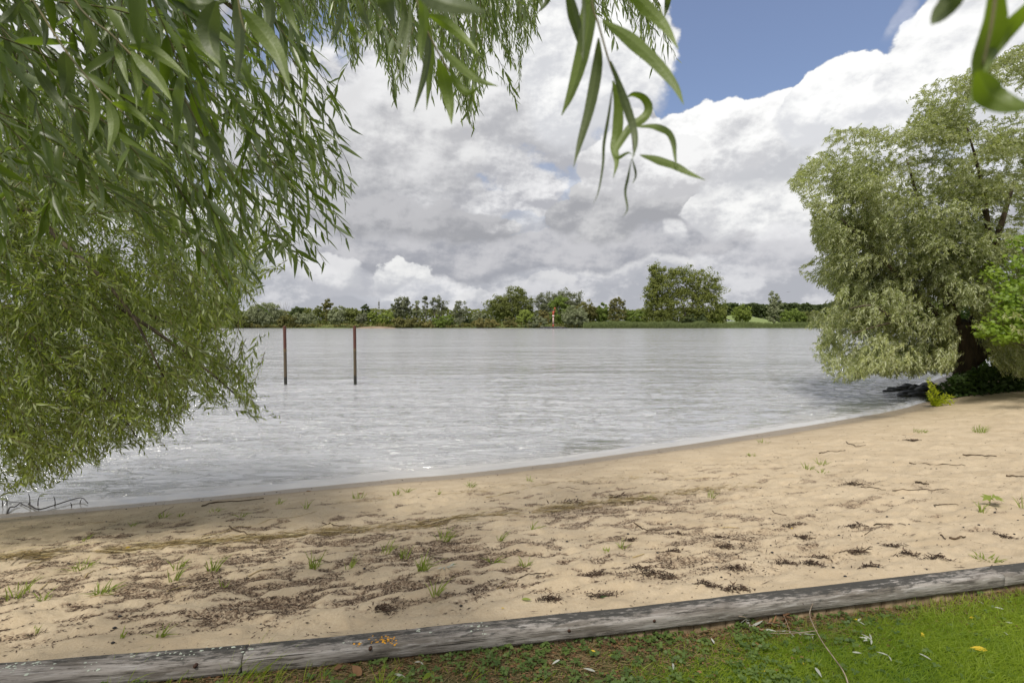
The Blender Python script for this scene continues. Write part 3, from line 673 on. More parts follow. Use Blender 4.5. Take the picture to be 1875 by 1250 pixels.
# far low wood behind everything: a mass nobody could count
def mass(name, label, x0, x1, top0, top1, kind, dep, n_, base=597, leafs=.55, cat='woodland', thick=8, freq=.05, seed=0):
    px = RNG.uniform(x0, x1, n_); f = RNG.random(n_) ** .8; tp = top0 + (top1 - top0) * fbm(px * freq, px * 0, 3, 400 + seed)
    py = base + (tp - base) * f; dp = dep + RNG.random(n_) * thick; P = at(px, py, dp)
    root = thing(name, (float(at((x0 + x1) / 2, base, dep)[0]), dep, WATER + 1), label, cat); root['kind'] = 'stuff'
    N_ = norm(RNG.normal(size=P.shape) * .6 + np.array([0, -.3, .6])); Dr = norm(np.cross(N_, RNG.normal(size=P.shape))); L = leafs * (.7 + .8 * RNG.random(n_))
    if name == 'reed_bed': Dr = norm(np.array([.25, 0, 1.]) + RNG.normal(size=P.shape) * .2); N_ = norm(np.array([0, -1., .3]) + RNG.normal(size=P.shape) * .3)
    vv = fbm(px * .08, py * .1, 2, 420 + seed) * .7 + .3 * RNG.random(n_)
    V, Fc, a = leaves(P - Dr * L[:, None] * .5, Dr, N_, L, L * (.12 if name == 'reed_bed' else .6), None, 1, vv)
    o = link(name, mesh_mixed(name, V - np.array(root.location), Fc, FM[kind], {'v': a}), None, label, cat, None, 'stuff'); o.location = root.location; bpy.data.objects.remove(root)
mass('woodland', 'low dark wood filling the gaps behind the trees of the far bank', -150, 1330, 574, 560, 'olive', 232, 42000, leafs=.95)
mass('woodland', 'distant line of rounded dark green trees behind the meadow', 1310, 1600, 560, 553, 'dark', 330, 16000, base=586, leafs=1.5, freq=.09, seed=3)
mass('undergrowth', 'mixed low weeds along the foot of the far bank', -150, 1080, 595, 583, 'olive', 205.5, 9000, base=600, leafs=.4, cat='weeds', thick=3, seed=5)
mass('reeds', 'tan reeds and dead stems along the water of the far bank', -150, 1070, 596, 589, 'tan', 204.8, 5000, base=600, leafs=.5, cat='reeds', thick=1.5, seed=11)
mass('reed_bed', 'green reeds standing in the water below the tall poplars', 1068, 1292, 594, 585, 'reed', 200, 9000, base=601, leafs=1.0, cat='reeds', thick=4, seed=7)
mass('reed_bed', 'lower reeds along the bank from the tall poplars to the right tree', 1285, 1620, 593, 588, 'reed', 204, 9000, base=600, leafs=.8, cat='reeds', thick=3, seed=9)
# bare dead tree, left
B = at(519, 598, 216); dt = thing('dead_tree', (B[0], B[1], bank_z(B[0], B[1])), 'thin bare dead trees standing above the scrub right of the silvery willow', 'tree')
dt['label'] = 'thin bare dead tree above the scrub right of the silvery willow'
for k in range(7):
    sx = (k - 3) * .9; V, Fc = tube(bez([(sx * .1, 0, 0), (sx * .5, 0, 5), (sx * .9 + .3, 0, 8 + 2 * random.random())], 6) + np.array(dt.location), np.linspace(.12, .03, 6), 5); childm('stem', dt, V, Fc, M_trunkF)
# sand strip
M_fsand = simple('far_sand', (.22, .165, .11), (.30, .235, .165), .5, .9, .02)
A = at(np.array([652, 668, 690, 712, 724, 700, 672]), np.array([600.5, 597.6, 596.6, 596.4, 600.5, 601.2, 601.2]), 203.2)
tp = at(np.array([652, 668, 690, 712, 724, 700, 672]), np.array([600.5, 596.6, 594.8, 594.8, 600.5, 601.2, 601.2]), 203.2)
V = []; nn = 24
for i in range(nn):
    u = i / (nn - 1); xx = at(650 + 76 * u, 600, 204)[0]; hgt = .75 * sin(pi * u) ** .7
    V += [(xx, 201.5, WATER - .2), (xx, 202.6, WATER + hgt * .35), (xx, 204.2, WATER + hgt), (xx, 207, WATER + hgt * .8)]
Fq = [(i * 4 + j, (i + 1) * 4 + j, (i + 1) * 4 + j + 1, i * 4 + j + 1) for i in range(nn - 1) for j in range(3)]
link('far_sand_beach', mesh_np('far_sand_beach', V, Fq, M_fsand), kind='structure')
# meadow strip
V = [(*at(px, 590, 222)[:2], bank_z(0, 222) + .2) for px in (1360, 1440)]; V = np.array([(V[0][0], 216, -.0), (V[1][0], 216, -.0), (V[1][0] + 18, 300, 4.6), (V[0][0] + 18, 300, 4.6)])
m, q, out = mat('meadow_grass'); b = princ(q, q.mix(q.noise(q.node('ShaderNodeNewGeometry').outputs['Position'], .2, 4), (.14, .18, .05), (.19, .24, .07)), .95); q.L.new(b.outputs[0], out.inputs[0])
link('meadow', mesh_np('meadow', V, [(0, 1, 2, 3)], m), kind='structure')

# lattice mast
M_steel = simple('mast_steel', (.20, .20, .21), (.32, .32, .33), 2, .5, .002)
B = at(694.5, 598, 300); mast = thing('lattice_mast', (B[0], 300, WATER + 2), 'thin grey lattice mast rising behind the bushes right of the right post', 'mast')
top = at(694.5, 551, 300)[2]; h0, h1 = WATER + 2, top; loc = np.array(mast.location)
for sx, sy in ((-.35, -.3), (.35, -.3), (0, .35)):
    V, Fc = tube([loc + (sx * 2, sy * 2, 0), loc + (sx * .7, sy * .7, h1 - h0)], [.10, .06], 5); childm('leg', mast, V, Fc, M_steel)
ps = []
for k in range(14):
    za, zb = (h1 - h0) * k / 14, (h1 - h0) * (k + 1) / 14; fa_, fb_ = 2 - 1.3 * k / 14, 2 - 1.3 * (k + 1) / 14; s_ = (-1) ** k
    ps.append(tube([loc + (-.35 * fa_ * s_, -.3 * fa_, za), loc + (.35 * fb_ * s_, -.3 * fb_, zb)], [.05, .05], 4))
V, Fc = join(ps); childm('bracing', mast, V, Fc, M_steel)
for zf in (.72, .84, .93):
    V, Fc = box(loc + (0, -.5, (h1 - h0) * zf), (.9, .3, 1.3)); childm('antenna_panel', mast, V, Fc, M_steel, smooth=False)
V, Fc = tube([loc + (0, 0, h1 - h0), loc + (0, 0, h1 - h0 + 1.8)], [.06, .03], 5); childm('aerial', mast, V, Fc, M_steel)

# striped river beacon on its stone base
def flat(name, c, rough=.5, var=.15):
    m, q, out = mat(name); nz = q.noise(q.node('ShaderNodeTexCoord').outputs['Object'], 3, 4); b = princ(q, q.mix(nz, [max(0, k * (1 - var)) for k in c], [k * (1 + var) for k in c]), rough); q.L.new(b.outputs[0], out.inputs[0]); return m
M_red, M_white, M_pale = flat('beacon_red', (.42, .075, .04)), flat('beacon_white', (.62, .58, .55)), flat('beacon_faded', (.45, .31, .27))
B = at(1013, 598.5, 201); bz = float(WATER + .55); bc = thing('river_beacon', (B[0], 201, bz), 'red and white striped river beacon pole with a red cone topmark on the far bank', 'beacon')
def bh(py): return at(1013, py, 201)[2]
loc = np.array(bc.location); zt = bh(571)
segs = [(bz, bh(594), 'M_red', .30), (bh(594), bh(581), 'M_pale', .30), (bh(581), bh(578.5), 'M_red', .34), (bh(579.6), bh(577), 'M_white', .42), (bh(577), bh(575.5), 'M_red', .40), (bh(576), bh(569.5), 'M_red', .30)]
for a, b_, mm, r in segs:
    V, Fc = tube([(B[0], 201, a), (B[0], 201, b_)], [r, r], 12); childm('pole_section', bc, V, Fc, globals()[mm])
V, Fc = box((B[0] + .30, 201, bh(571.2)), (.75, .3, .28)); childm('bracket', bc, V, Fc, M_red, smooth=False)
V, Fc = tube([(B[0] + .62, 201, bh(572)), (B[0] + .62, 201, bh(564))], [.10, .10], 8); childm('topmark_staff', bc, V, Fc, M_red)
V, Fc = tube([(B[0] + .62, 201, bh(566.6)), (B[0] + .62, 201, bh(563))], [.08, .40], 12); childm('topmark_cone', bc, V, Fc, M_red)
V, Fc = tube([(B[0], 201, bh(569.5)), (B[0], 201, bh(567.3))], [.14, .12], 10); childm('lantern', bc, V, Fc, M_steel)
def rock(c, s, seed, mat_, name, parent=None, **kw):
    u = np.linspace(0, 2 * pi, 12, endpoint=False); v_ = np.linspace(.15, pi - .15, 7); U, Vv = np.meshgrid(u, v_, indexing='ij')
    n3 = np.stack([np.cos(U) * np.sin(Vv), np.sin(U) * np.sin(Vv), np.cos(Vv)], -1).reshape(-1, 3)
    r = .65 + .7 * vnoise(n3[:, 0] * 2 + seed * 3.1, n3[:, 1] * 2 + n3[:, 2] * 1.7 + seed, seed)
    P = n3 * r[:, None] * np.array(s) + np.array(c)
    i, j = np.meshgrid(np.arange(12), np.arange(6), indexing='ij'); i2 = (i + 1) % 12
    Fc = np.stack([i * 7 + j, i * 7 + j + 1, i2 * 7 + j + 1, i2 * 7 + j], -1).reshape(-1, 4)
    return P, Fc
P_ = [rock((B[0] + (k - 4.5) * .95 + random.uniform(-.2, .2), 200.2 + random.uniform(-.6, .6), WATER + .12 + .14 * math.cos((k - 4.5) * .35)), (1.0, .8, .42), k, M_stone, '') for k in range(10)]
V, Fc = join(P_); childm('stone_base', bc, V, Fc, M_stone, smooth=False)

# bird
B = at(1443, 535, 150); M_bird = flat('gull_grey', (.16, .16, .17)); bird = thing('bird', B, 'tiny flying gull against the grey sky above the right part of the far bank', 'bird')
w = [(-.6, .0, .10), (-.32, .02, .16), (0, 0, 0), (.32, .02, .16), (.6, 0, .08)]; V = []
for (a, b_, c) in w: V += [(a, b_ - .09, c), (a, b_ + .05, c), (a, b_ - .02, c + .025)]
Fq = []
for i in range(4): Fq += [(i * 3, i * 3 + 3, i * 3 + 5, i * 3 + 2), (i * 3 + 2, i * 3 + 5, i * 3 + 4, i * 3 + 1), (i * 3 + 1, i * 3 + 4, i * 3 + 3, i * 3)]
childm('wings', bird, np.array(V) + B, Fq, M_bird)
V, Fc = tube(np.array([(0, -.25, 0), (0, -.1, .02), (0, .1, .02), (0, .3, 0)]) + B, [.03, .07, .06, .015], 8); childm('body', bird, V, Fc, M_bird)

# ------------------------------------------------------------------ two steel mooring posts in the river
m, q, out = mat('rusty_pile'); geo = q.node('ShaderNodeNewGeometry').outputs['Position']; sp_ = q.node('ShaderNodeSeparateXYZ'); q.put(sp_.inputs[0], geo)
nz = q.noise(geo, 5, 6, .65); zj = q.m('ADD', sp_.outputs[2], q.m('MULTIPLY', q.m('SUBTRACT', nz, .5), .25))
c = q.mix(nz, (.060, .024, .016), (.125, .044, .028)); c = q.mix(q.ss(zj, .35, .10), c, q.mix(nz, (.05, .036, .020), (.11, .085, .045)))
c = q.mix(q.m('MULTIPLY', q.ss(zj, .12, .20), q.ss(zj, .36, .25)), c, (.13, .095, .045)); c = q.mix(q.ss(zj, -.95, -1.05), c, (.022, .022, .016))
b = princ(q, c, .7, q.bump(nz, .5, .01)); q.L.new(b.outputs[0], out.inputs[0]); M_rust = m
for px0, px1, py, lab in ((520.3, 523, 704, 'rusty brown round steel mooring post in the river, left of the pair'), (648, 650.5, 703, 'rusty brown round steel mooring post in the river, right of the pair')):
    b0 = on(px1, py, WATER); dep = b0[1]; t0_ = at(px0, 597, dep)[2]; r = 2.75 / F * dep
    ps_ = thing('mooring_post', (b0[0], dep, WATER), lab, 'post', 'steel posts in the river'); P = np.array([(b0[0], dep, WATER - 1.2), (b0[0], dep, WATER), (b0[0], dep, (WATER + t0_) / 2), (b0[0], dep, t0_ - .02)])
    V, Fc = tube(P, [r, r, r, r], 20, False); childm('shaft', ps_, V, Fc, M_rust)
    V, Fc = tube([(b0[0], dep, t0_ - .02), (b0[0], dep, t0_), (b0[0], dep, t0_ + .012)], [r, r * 1.06, r * .7], 20); childm('cap', ps_, V, Fc, M_rust)
    V, Fc = tube([(b0[0], dep, .17), (b0[0], dep, .27)], [r * 1.05, r * 1.05], 20, False); childm('collar', ps_, V, Fc, M_rust)

# ------------------------------------------------------------------ timber edging
m, q, out = mat('weathered_timber'); co = q.node('ShaderNodeAttribute', attribute_name='along').outputs['Vector']
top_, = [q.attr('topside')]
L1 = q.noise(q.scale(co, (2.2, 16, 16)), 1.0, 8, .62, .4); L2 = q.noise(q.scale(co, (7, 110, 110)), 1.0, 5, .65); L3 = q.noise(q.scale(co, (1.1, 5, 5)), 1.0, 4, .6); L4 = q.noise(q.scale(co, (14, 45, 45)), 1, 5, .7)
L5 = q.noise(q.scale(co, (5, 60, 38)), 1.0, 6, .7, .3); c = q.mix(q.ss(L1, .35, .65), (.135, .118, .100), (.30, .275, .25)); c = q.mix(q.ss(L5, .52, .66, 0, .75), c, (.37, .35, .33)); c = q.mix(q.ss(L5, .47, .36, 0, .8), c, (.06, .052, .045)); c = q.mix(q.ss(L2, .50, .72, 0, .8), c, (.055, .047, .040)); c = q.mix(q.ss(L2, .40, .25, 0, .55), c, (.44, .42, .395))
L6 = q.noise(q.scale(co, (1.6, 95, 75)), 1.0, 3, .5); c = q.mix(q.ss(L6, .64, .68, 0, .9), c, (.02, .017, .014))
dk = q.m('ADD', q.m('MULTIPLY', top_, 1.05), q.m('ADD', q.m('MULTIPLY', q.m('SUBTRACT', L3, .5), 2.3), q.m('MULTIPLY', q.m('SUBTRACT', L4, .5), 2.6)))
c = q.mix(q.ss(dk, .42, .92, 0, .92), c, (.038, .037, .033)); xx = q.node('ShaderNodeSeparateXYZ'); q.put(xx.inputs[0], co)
moss = q.m('MULTIPLY', q.ss(L4, .4, .6), q.ss(xx.outputs[0], .4, -.9)); c = q.mix(q.m('MULTIPLY', moss, .55), c, (.085, .085, .055))
b = princ(q, c, .85, q.bump(q.m('ADD', q.m('MULTIPLY', L2, .6), L1), .9, .008), .3); q.L.new(b.outputs[0], out.inputs[0]); M_timber = m
edg = thing('timber_edging', (0, float(edge_y(0)), 0), 'long weathered grey timber beam edging with short boards below it between sand and grass', 'edging')
BW, BH, BTOP = .125, .088, .05
def beam(x0, x1, seed, skew0=0, skew1=0):
    m_ = 140; xs_ = np.linspace(x0, x1, m_); ys_ = np.interp(xs_, EX, EY); ks = 22
    a = np.linspace(0, 2 * pi, ks, endpoint=False); V, al, tp_ = [], [], []
    for i, (x_, y_) in enumerate(zip(xs_, ys_)):
        e = .36; cx_ = np.sign(np.cos(a)) * np.abs(np.cos(a)) ** e; cz_ = np.sign(np.sin(a)) * np.abs(np.sin(a)) ** e
        # the rounded upper edges of a half-round beam
        cz = np.where(cz_ > 0, cz_ * (1 - .32 * np.abs(cx_) ** 3), cz_)
        wob = 1 + .05 * (vnoise(a * 1.2 + seed * 7, x_ * 2.2 + a * 0, seed) - .5) + .05 * (vnoise(a * 3, x_ * 9 + a * 0, seed + 1) - .5)
        yy_ = y_ - BW / 2 + cx_ * BW / 2 * wob; zz_ = BTOP - BH / 2 + cz * BH / 2 * wob - .006 * (vnoise(a * 0 + x_ * 3, a * 2.5, seed + 2))
        xx_ = x_ + (skew0 * (1 - i / m_) + skew1 * i / m_) * cx_ * 0
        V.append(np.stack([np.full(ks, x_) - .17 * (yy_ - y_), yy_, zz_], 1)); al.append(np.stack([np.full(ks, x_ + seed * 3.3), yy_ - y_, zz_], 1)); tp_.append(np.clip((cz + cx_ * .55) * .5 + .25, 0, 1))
    V = np.concatenate(V); al = np.concatenate(al); tp_ = np.concatenate(tp_)
    i, j = np.meshgrid(np.arange(m_ - 1), np.arange(ks), indexing='ij'); j2 = (j + 1) % ks
    Fc = np.stack([i * ks + j, i * ks + j2, (i + 1) * ks + j2, (i + 1) * ks + j], -1).reshape(-1, 4)
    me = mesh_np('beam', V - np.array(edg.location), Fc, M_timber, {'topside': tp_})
    import bmesh
    bm = bmesh.new(); bm.from_mesh(me); be = [e for e in bm.edges if e.is_boundary]; bmesh.ops.holes_fill(bm, edges=be, sides=0); bm.to_mesh(me); bm.free()
    a_ = me.attributes.new('along', 'FLOAT_VECTOR', 'POINT'); a_.data.foreach_set('vector', al.astype(np.float32).ravel())
    return link('beam', me, edg)
xj1 = float(on(441, 1200, .03)[0]); xj2 = float(on(1815, 1045, .03)[0])
for x0, x1, sd in ((-7.5, xj1 - 2.2, 1), (xj1 - 2.194, xj1 - .003, 2), (xj1 + .004, xj2 - .002, 3), (xj2 + .002, xj2 + 3.4, 4), (xj2 + 3.406, 12, 5)):
    beam(x0, x1, sd)
M_board = simple('old_board_wood', (.13, .09, .05), (.27, .20, .12), 12, .9, .004, (1, 1, .3))
xb = -3.4; kb = 0
while xb < 4.6:
    w_ = .083 + .014 * random.random(); yb = float(edge_y(xb)) - .088 + random.uniform(-.004, .004)
    V, Fc = box((xb + w_ / 2, yb, -.205 - .004 * random.random()), (w_ - .005, .024, .32), .168); V = V + np.array([0, 0, 0])
    child('board', edg, V, Fc, M_board, smooth=False); xb += w_; kb += 1
# bolts
M_bolt = simple('rusted_bolt', (.03, .015, .01), (.09, .045, .03), 40, .7, .002)
for px, py in ((357, 1218), (1042, 1154), (1468, 1105), (1198, 1136), (1811, 1062), (678, 1186), (1840, 1057)):
    p = on(px, py, BTOP - BH * (.55 if py != 1175 else .1)); yb = float(edge_y(p[0])) - BW - .003; s_ = yb / p[1]; p = np.array([p[0] * s_, yb, EYE + (p[2] - EYE) * s_])
    if p[2] > BTOP - .02: p[2] = BTOP - .022
    V, Fc = tube([p + (0, .012, 0), p + (0, -.003, 0)], [.009, .0085], 12); child('bolt', edg, V, Fc, M_bolt)

# lichen
m, q, out = mat('pale_lichen'); b = princ(q, (.42, .46, .38), .95); q.L.new(b.outputs[0], out.inputs[0]); M_lich = m
m, q, out = mat('orange_lichen'); b = princ(q, (.62, .30, .015), .95); q.L.new(b.outputs[0], out.inputs[0]); M_lichO = m
from mathutils.bvhtree import BVHTree
bvhs = []
bpy.context.view_layer.update()
for o in [c for c in edg.children if c.name.startswith('beam')]:
    me = o.data; off = Vector(edg.location); bvhs.append(BVHTree.FromPolygons([tuple(v.co + off) for v in me.vertices], [tuple(p.vertices) for p in me.polygons]))
def beam_hit(px, py):
    d_ = Vector(ray(px, py)).normalized(); best = None
    for t_ in bvhs:
        h = t_.ray_cast(Vector((0, 0, EYE)), d_)
        if h[0] is not None and (best is None or h[3] < best[3]): best = h
    return best
def lichen(pxs, mat_, name, label, smin, smax):
    parts = []
    for px, py in pxs:
        h = beam_hit(px, py)
        if h is None: continue
        p, nn_ = np.array(h[0]), np.array(h[1]); nn_ = nn_ if nn_ @ ray(px, py) < 0 else -nn_; k = 9; a = np.arange(k) * 2 * pi / k
        s1 = norm(np.cross(nn_, [1, .17, 0])); s0 = np.cross(s1, nn_); r = random.uniform(smin, smax) * (.55 + .9 * np.random.rand(k)); ring = p + nn_ * .0012 + (np.cos(a) * r * 1.5)[:, None] * s0 + (np.sin(a) * r)[:, None] * s1
        V = np.concatenate([ring, [p + nn_ * .0035]]); Fc = np.array([(j, (j + 1) % k, k, k) for j in range(k)]); parts.append((V, Fc))
    if parts: V, Fc = join(parts); childm(name, edg, V, Fc, mat_, label=label, kind='stuff')
np.random.seed(3)
pts_ = [(c[0] + np.random.normal() * 14, c[1] + np.random.normal() * 4) for c in [(5, 1212), (60, 1216), (85, 1215), (33, 1230), (165, 1220), (260, 1196), (318, 1190), (338, 1197), (300, 1194), (450, 1190), (415, 1182), (390, 1185), (352, 1180), (20, 1222)] for _ in range(7)]
pts_ += [(c[0] + np.random.normal() * 10, c[1] + np.random.normal() * 3) for c in [(768, 1154), (870, 1140), (880, 1146), (890, 1155), (632, 1175), (855, 1138)] for _ in range(4)]
lichen(pts_, M_lich, 'lichen', 'pale grey lichen spots', .0012, .0055)
pts_ = [(704 + np.random.normal() * 11, 1171 + np.random.normal() * 4) for _ in range(46)] + [(659 + np.random.normal() * 4, 1178 + np.random.normal() * 2.5) for _ in range(8)]
lichen(pts_, M_lichO, 'lichen', 'orange-yellow lichen patch', .0012, .0042)
print('BUILD structure done')
# ------------------------------------------------------------------ right-hand willow at the water
POLY_C = [(1436, 338), (1475, 300), (1490, 285), (1520, 240), (1560, 236), (1605, 232), (1640, 252), (1668, 215), (1680, 165), (1715, 150), (1755, 140), (1780, 125), (1830, 105), (1880, 80), (2000, 40), (2250, 90), (2400, 400), (2350, 700),
          (1900, 705), (1870, 695), (1835, 688), (1812, 650), (1795, 600), (1770, 560), (1740, 590), (1752, 640), (1750, 672), (1735, 690), (1700, 682), (1670, 694), (1630, 692), (1600, 686), (1565, 700), (1535, 705), (1512, 690), (1495, 665), (1490, 640), (1505, 610), (1475, 600), (1480, 572), (1525, 560), (1530, 545), (1510, 530), (1470, 512), (1462, 492), (1500, 470), (1480, 430), (1488, 400), (1470, 372)]
tb = at(1772, 705, 20.5); tb[2] = -1.15
tc_ = thing('willow_tree', tb, 'large silvery green willow leaning over the water at the right end of the beach', 'tree')
def wpt(px, py, dep): return at(px, py, dep)
trunk_pts = [tb + (0, 0, -.3), wpt(1765, 665, 20.5), wpt(1760, 630, 20.4), wpt(1752, 590, 20.2)]
branch(tc_, trunk_pts, .42, .34, M_barkR, 'trunk', 14, 12)
branch(tc_, [wpt(1768, 660, 20.5), wpt(1783, 600, 20.4), wpt(1795, 555, 20.3), wpt(1825, 440, 20), wpt(1858, 330, 19.6)], .30, .05, M_barkR, 'bough', 16, 9)
branch(tc_, [wpt(1752, 600, 20.2), wpt(1720, 500, 19.6), wpt(1690, 400, 19.2), wpt(1660, 290, 18.8)], .22, .02, M_barkR, 'bough', 16, 8)
branch(tc_, [wpt(1750, 610, 20.2), wpt(1690, 550, 19.4), wpt(1620, 480, 18.6), wpt(1540, 400, 18.0)], .17, .02, M_bark, 'bough', 16, 7)
branch(tc_, [wpt(1756, 620, 20.2), wpt(1700, 600, 18.6), wpt(1640, 590, 17.6), wpt(1560, 610, 17.0)], .08, .015, M_bark, 'bough', 16, 7)
branch(tc_, [wpt(1790, 560, 20.2), wpt(1810, 470, 19.6), wpt(1800, 350, 19.0), wpt(1770, 230, 18.6)], .17, .02, M_barkR, 'bough', 16, 7)
branch(tc_, [wpt(1775, 660, 20.5), wpt(1840, 600, 20.4), wpt(1910, 500, 20.3), wpt(1990, 330, 20)], .34, .06, M_barkR, 'bough', 16, 7)
branch(tc_, [wpt(1640, 590, 17.6), wpt(1600, 560, 17.4), wpt(1555, 565, 17.2)], .05, .02, M_bark, 'bough', 8, 5)
bx_, by_ = sample_poly(POLY_C, 150); bd_ = RNG.normal(size=150) * 1.1; kk = RNG.integers(0, 150, 4000); px_ = bx_[kk] + RNG.normal(size=4000) * 34; py_ = by_[kk] + RNG.normal(size=4000) * 20; okp = inside(px_, py_, POLY_C); px_, py_, kk = px_[okp][:1500], py_[okp][:1500], kk[okp][:1500]
edge_extra = [(1500 + 17 * (i % 8) + 6 * (i // 8), 430 + 22 * (i // 8)) for i in range(48)] + [(1540 + 25 * (i % 11), 300 + 26 * (i // 11)) for i in range(110)] + [(1600 + 22 * (i % 9), 560 + 20 * (i // 9)) for i in range(54)] + [(1715 + 12 * i, 640 + 7 * (i % 4)) for i in range(9)] + [(1735 + 13 * (i % 6), 575 + 22 * (i // 6)) for i in range(24)] + [(1815 + 15 * (i % 5), 600 + 18 * (i // 5)) for i in range(25)] + [(1450, 345), (1470, 325), (1500, 300), (1545, 245), (1590, 242), (1630, 258), (1660, 260), (1690, 175), (1720, 160), (1760, 150), (1800, 130), (1850, 110), (1872, 100), (1480, 380), (1492, 420), (1475, 495), (1500, 515), (1535, 540), (1490, 580), (1510, 600), (1500, 640), (1500, 665), (1520, 695), (1545, 700), (1590, 690), (1640, 692), (1690, 685), (1725, 686)]
px_ = np.concatenate([px_, [e[0] for e in edge_extra]]); py_ = np.concatenate([py_, [e[1] for e in edge_extra]])
kk = np.concatenate([kk, RNG.integers(0, 150, len(px_) - len(kk))])
dist_in = np.clip((px_ - 1440) / 260, 0, 1)
back = np.arange(len(px_)) % 4 == 0; depc = 18.3 + back * 2.4 + bd_[kk] + RNG.normal(size=len(px_)) * .45 - .0 * dist_in + RNG.random(len(px_)) * 2.6 * dist_in - 1.2 * sstep(py_, 500, 700)
CC = at(px_, py_, depc); per = 23
Sx = np.repeat(CC, per, 0) + norm(RNG.normal(size=(len(CC) * per, 3))) * (RNG.random((len(CC) * per, 1)) ** .5) * np.array([.62, .62, .42])
out_ = np.repeat(norm(CC - np.array([tb[0], tb[1] + .5, 3.0])), per, 0)
Dx = norm(out_ * .75 + RNG.normal(size=Sx.shape) * .40 + np.array([-.10, -.28, -.10])); Lx = .30 + .34 * RNG.random(len(Sx))
PL = twigs(Sx, Dx, Lx, .5, .03, k=5); ex, ey, _ = project(PL[:, -1]); sx_, sy_, _ = project(PL[:, 0])
def near_poly(px, py, poly, pad): return inside(px, py, poly) | (inside(px + pad, py, poly) & inside(px, py + pad * .3, poly)) 
ok = inside(ex, ey, POLY_C); PL = PL[ok]; Lx = Lx[ok]; cv = np.repeat(np.repeat(RNG.random(150)[kk], per)[ok], 15)
LV = twig_leaves(PL, 15, np.full(len(PL), .135), .27, .75, .25, (-.05, -.08, 0), .14, .25)
okl = LV[0][:, 2] > -1.25
V, Fc, a = leaves(*[q_[okl] for q_ in LV], 1, np.clip(.55 * cv + .45 * RNG.random(len(cv)), 0, 1)[okl])
childm('crown', tc_, V, Fc, M_leafC, {'v': a}, smooth=False)
V, Fc = tube_many(PL[::2], .006, .002); childm('twigs', tc_, V, Fc, M_twig, kind='stuff')

# maple growing in front of the willow's right half
mt = at(1885, 700, 17.0); mt[2] = -1.0
tm = thing('maple_tree', mt, 'young maple with bright yellow-green lobed leaves at the right edge in front of the willow', 'tree')
branch(tm, [mt, mt + (-.05, 0, 1.4), mt + (.1, 0, 2.6), mt + (.0, 0, 4.2)], .09, .03, M_bark, 'trunk', 10, 7)
lob = np.array([(0, 0), (.16, -.10), (.36, -.46), (.42, -.20), (.70, -.38), (.66, -.12), (1.0, 0), (.66, .12), (.70, .38), (.42, .20), (.36, .46), (.16, .10)])
def lobed(P, Dr, N, L, v):
    Dr = norm(Dr); Sd = norm(np.cross(Dr, N)); N = np.cross(Sd, Dr); n_ = len(P); pts = np.concatenate([lob, [(.40, 0)]]); k = len(pts)
    V = P[:, None] + (Dr[:, None] * pts[None, :, 0, None] + Sd[:, None] * pts[None, :, 1, None] + N[:, None] * (-.10 * pts[None, :, 0, None] ** 2 + .0)) * L[:, None, None]
    f = np.array([(j, (j + 1) % 12, 12, 12) for j in range(12)]); Fc = (f[None] + (np.arange(n_) * k)[:, None, None]).reshape(-1, 4)
    return V.reshape(-1, 3), Fc, np.repeat(v, k)
cl = [(1850, 575, 16.4, 38), (1815, 600, 16.4, 26), (1870, 605, 16.2, 34), (1840, 615, 16.3, 26), (1868, 440, 17.2, 22), (1872, 480, 16.8, 30), (1862, 520, 16.8, 30), (1820, 500, 17.4, 26), (1845, 545, 16.6, 26), (1800, 610, 16.6, 12), (1890, 560, 16.5, 50), (1930, 520, 16.6, 80), (1920, 600, 16.4, 60)]
P_, vv_ = [], []
for cx_, cy_, dp, r in cl:
    n_ = int(r * 6); qx, qy = cx_ + RNG.normal(size=n_) * r * .5, cy_ + RNG.normal(size=n_) * r * .28; P_.append(at(qx, qy, dp + RNG.normal(size=n_) * .3)); vv_.append(np.full(n_, RNG.random()) * .4 + .6 * RNG.random(n_))
    branch(tm, [mt + (0, 0, min(3.8, max(.8, at(cx_, cy_, dp)[2] + 1.0 - .5))), at(cx_, cy_ - 4, dp)], .025, .008, M_bark, 'bough', 6, 5)
P_ = np.concatenate(P_); vv_ = np.concatenate(vv_); n_ = len(P_)
V, Fc, a = lobed(P_, RNG.normal(size=P_.shape) * .6 + np.array([-.2, -.4, -.35]), RNG.normal(size=P_.shape) * .35 + np.array([-.1, -.5, .9]), .11 + .07 * RNG.random(n_), vv_)
childm('crown', tm, V, Fc, M_maple, {'v': a}, smooth=False)

# yellow-green sapling
sb = at(1712, 735, 17.2); sb[2] = float(sand_z(sb[0], sb[1])); ts = thing('sapling', sb, 'small yellow-green leafy sapling at the edge of the beach under the right willow', 'sapling')
P_, D_ = [], []
for k, (dx, h, l) in enumerate([(-.25, 1.0, 0), (.0, .55, .15), (.35, .42, .3), (.55, .38, .5), (-.1, .75, -.1), (-.30, .5, -.2), (.25, .25, .2), (.6, .2, .55), (-.2, .3, -.2)]):
    st = bez([sb, sb + (dx * .4, 0, h * .55), sb + (dx, -.05, h)], 8); V, Fc = tube(st, np.linspace(.009, .003, 8), 5); childm('stem', ts, V, Fc, M_twig)
    PL = st[None]; lv = twig_leaves(PL, 34, np.array([.15]), .34, 1.2, .1, (0, 0, .15), .15); P_.append(lv)
LV = [np.concatenate([p[i] for p in P_]) for i in range(6)]; V, Fc, a = leaves(*LV, 1); childm('foliage', ts, V, Fc, M_sap, {'v': a}, smooth=False)

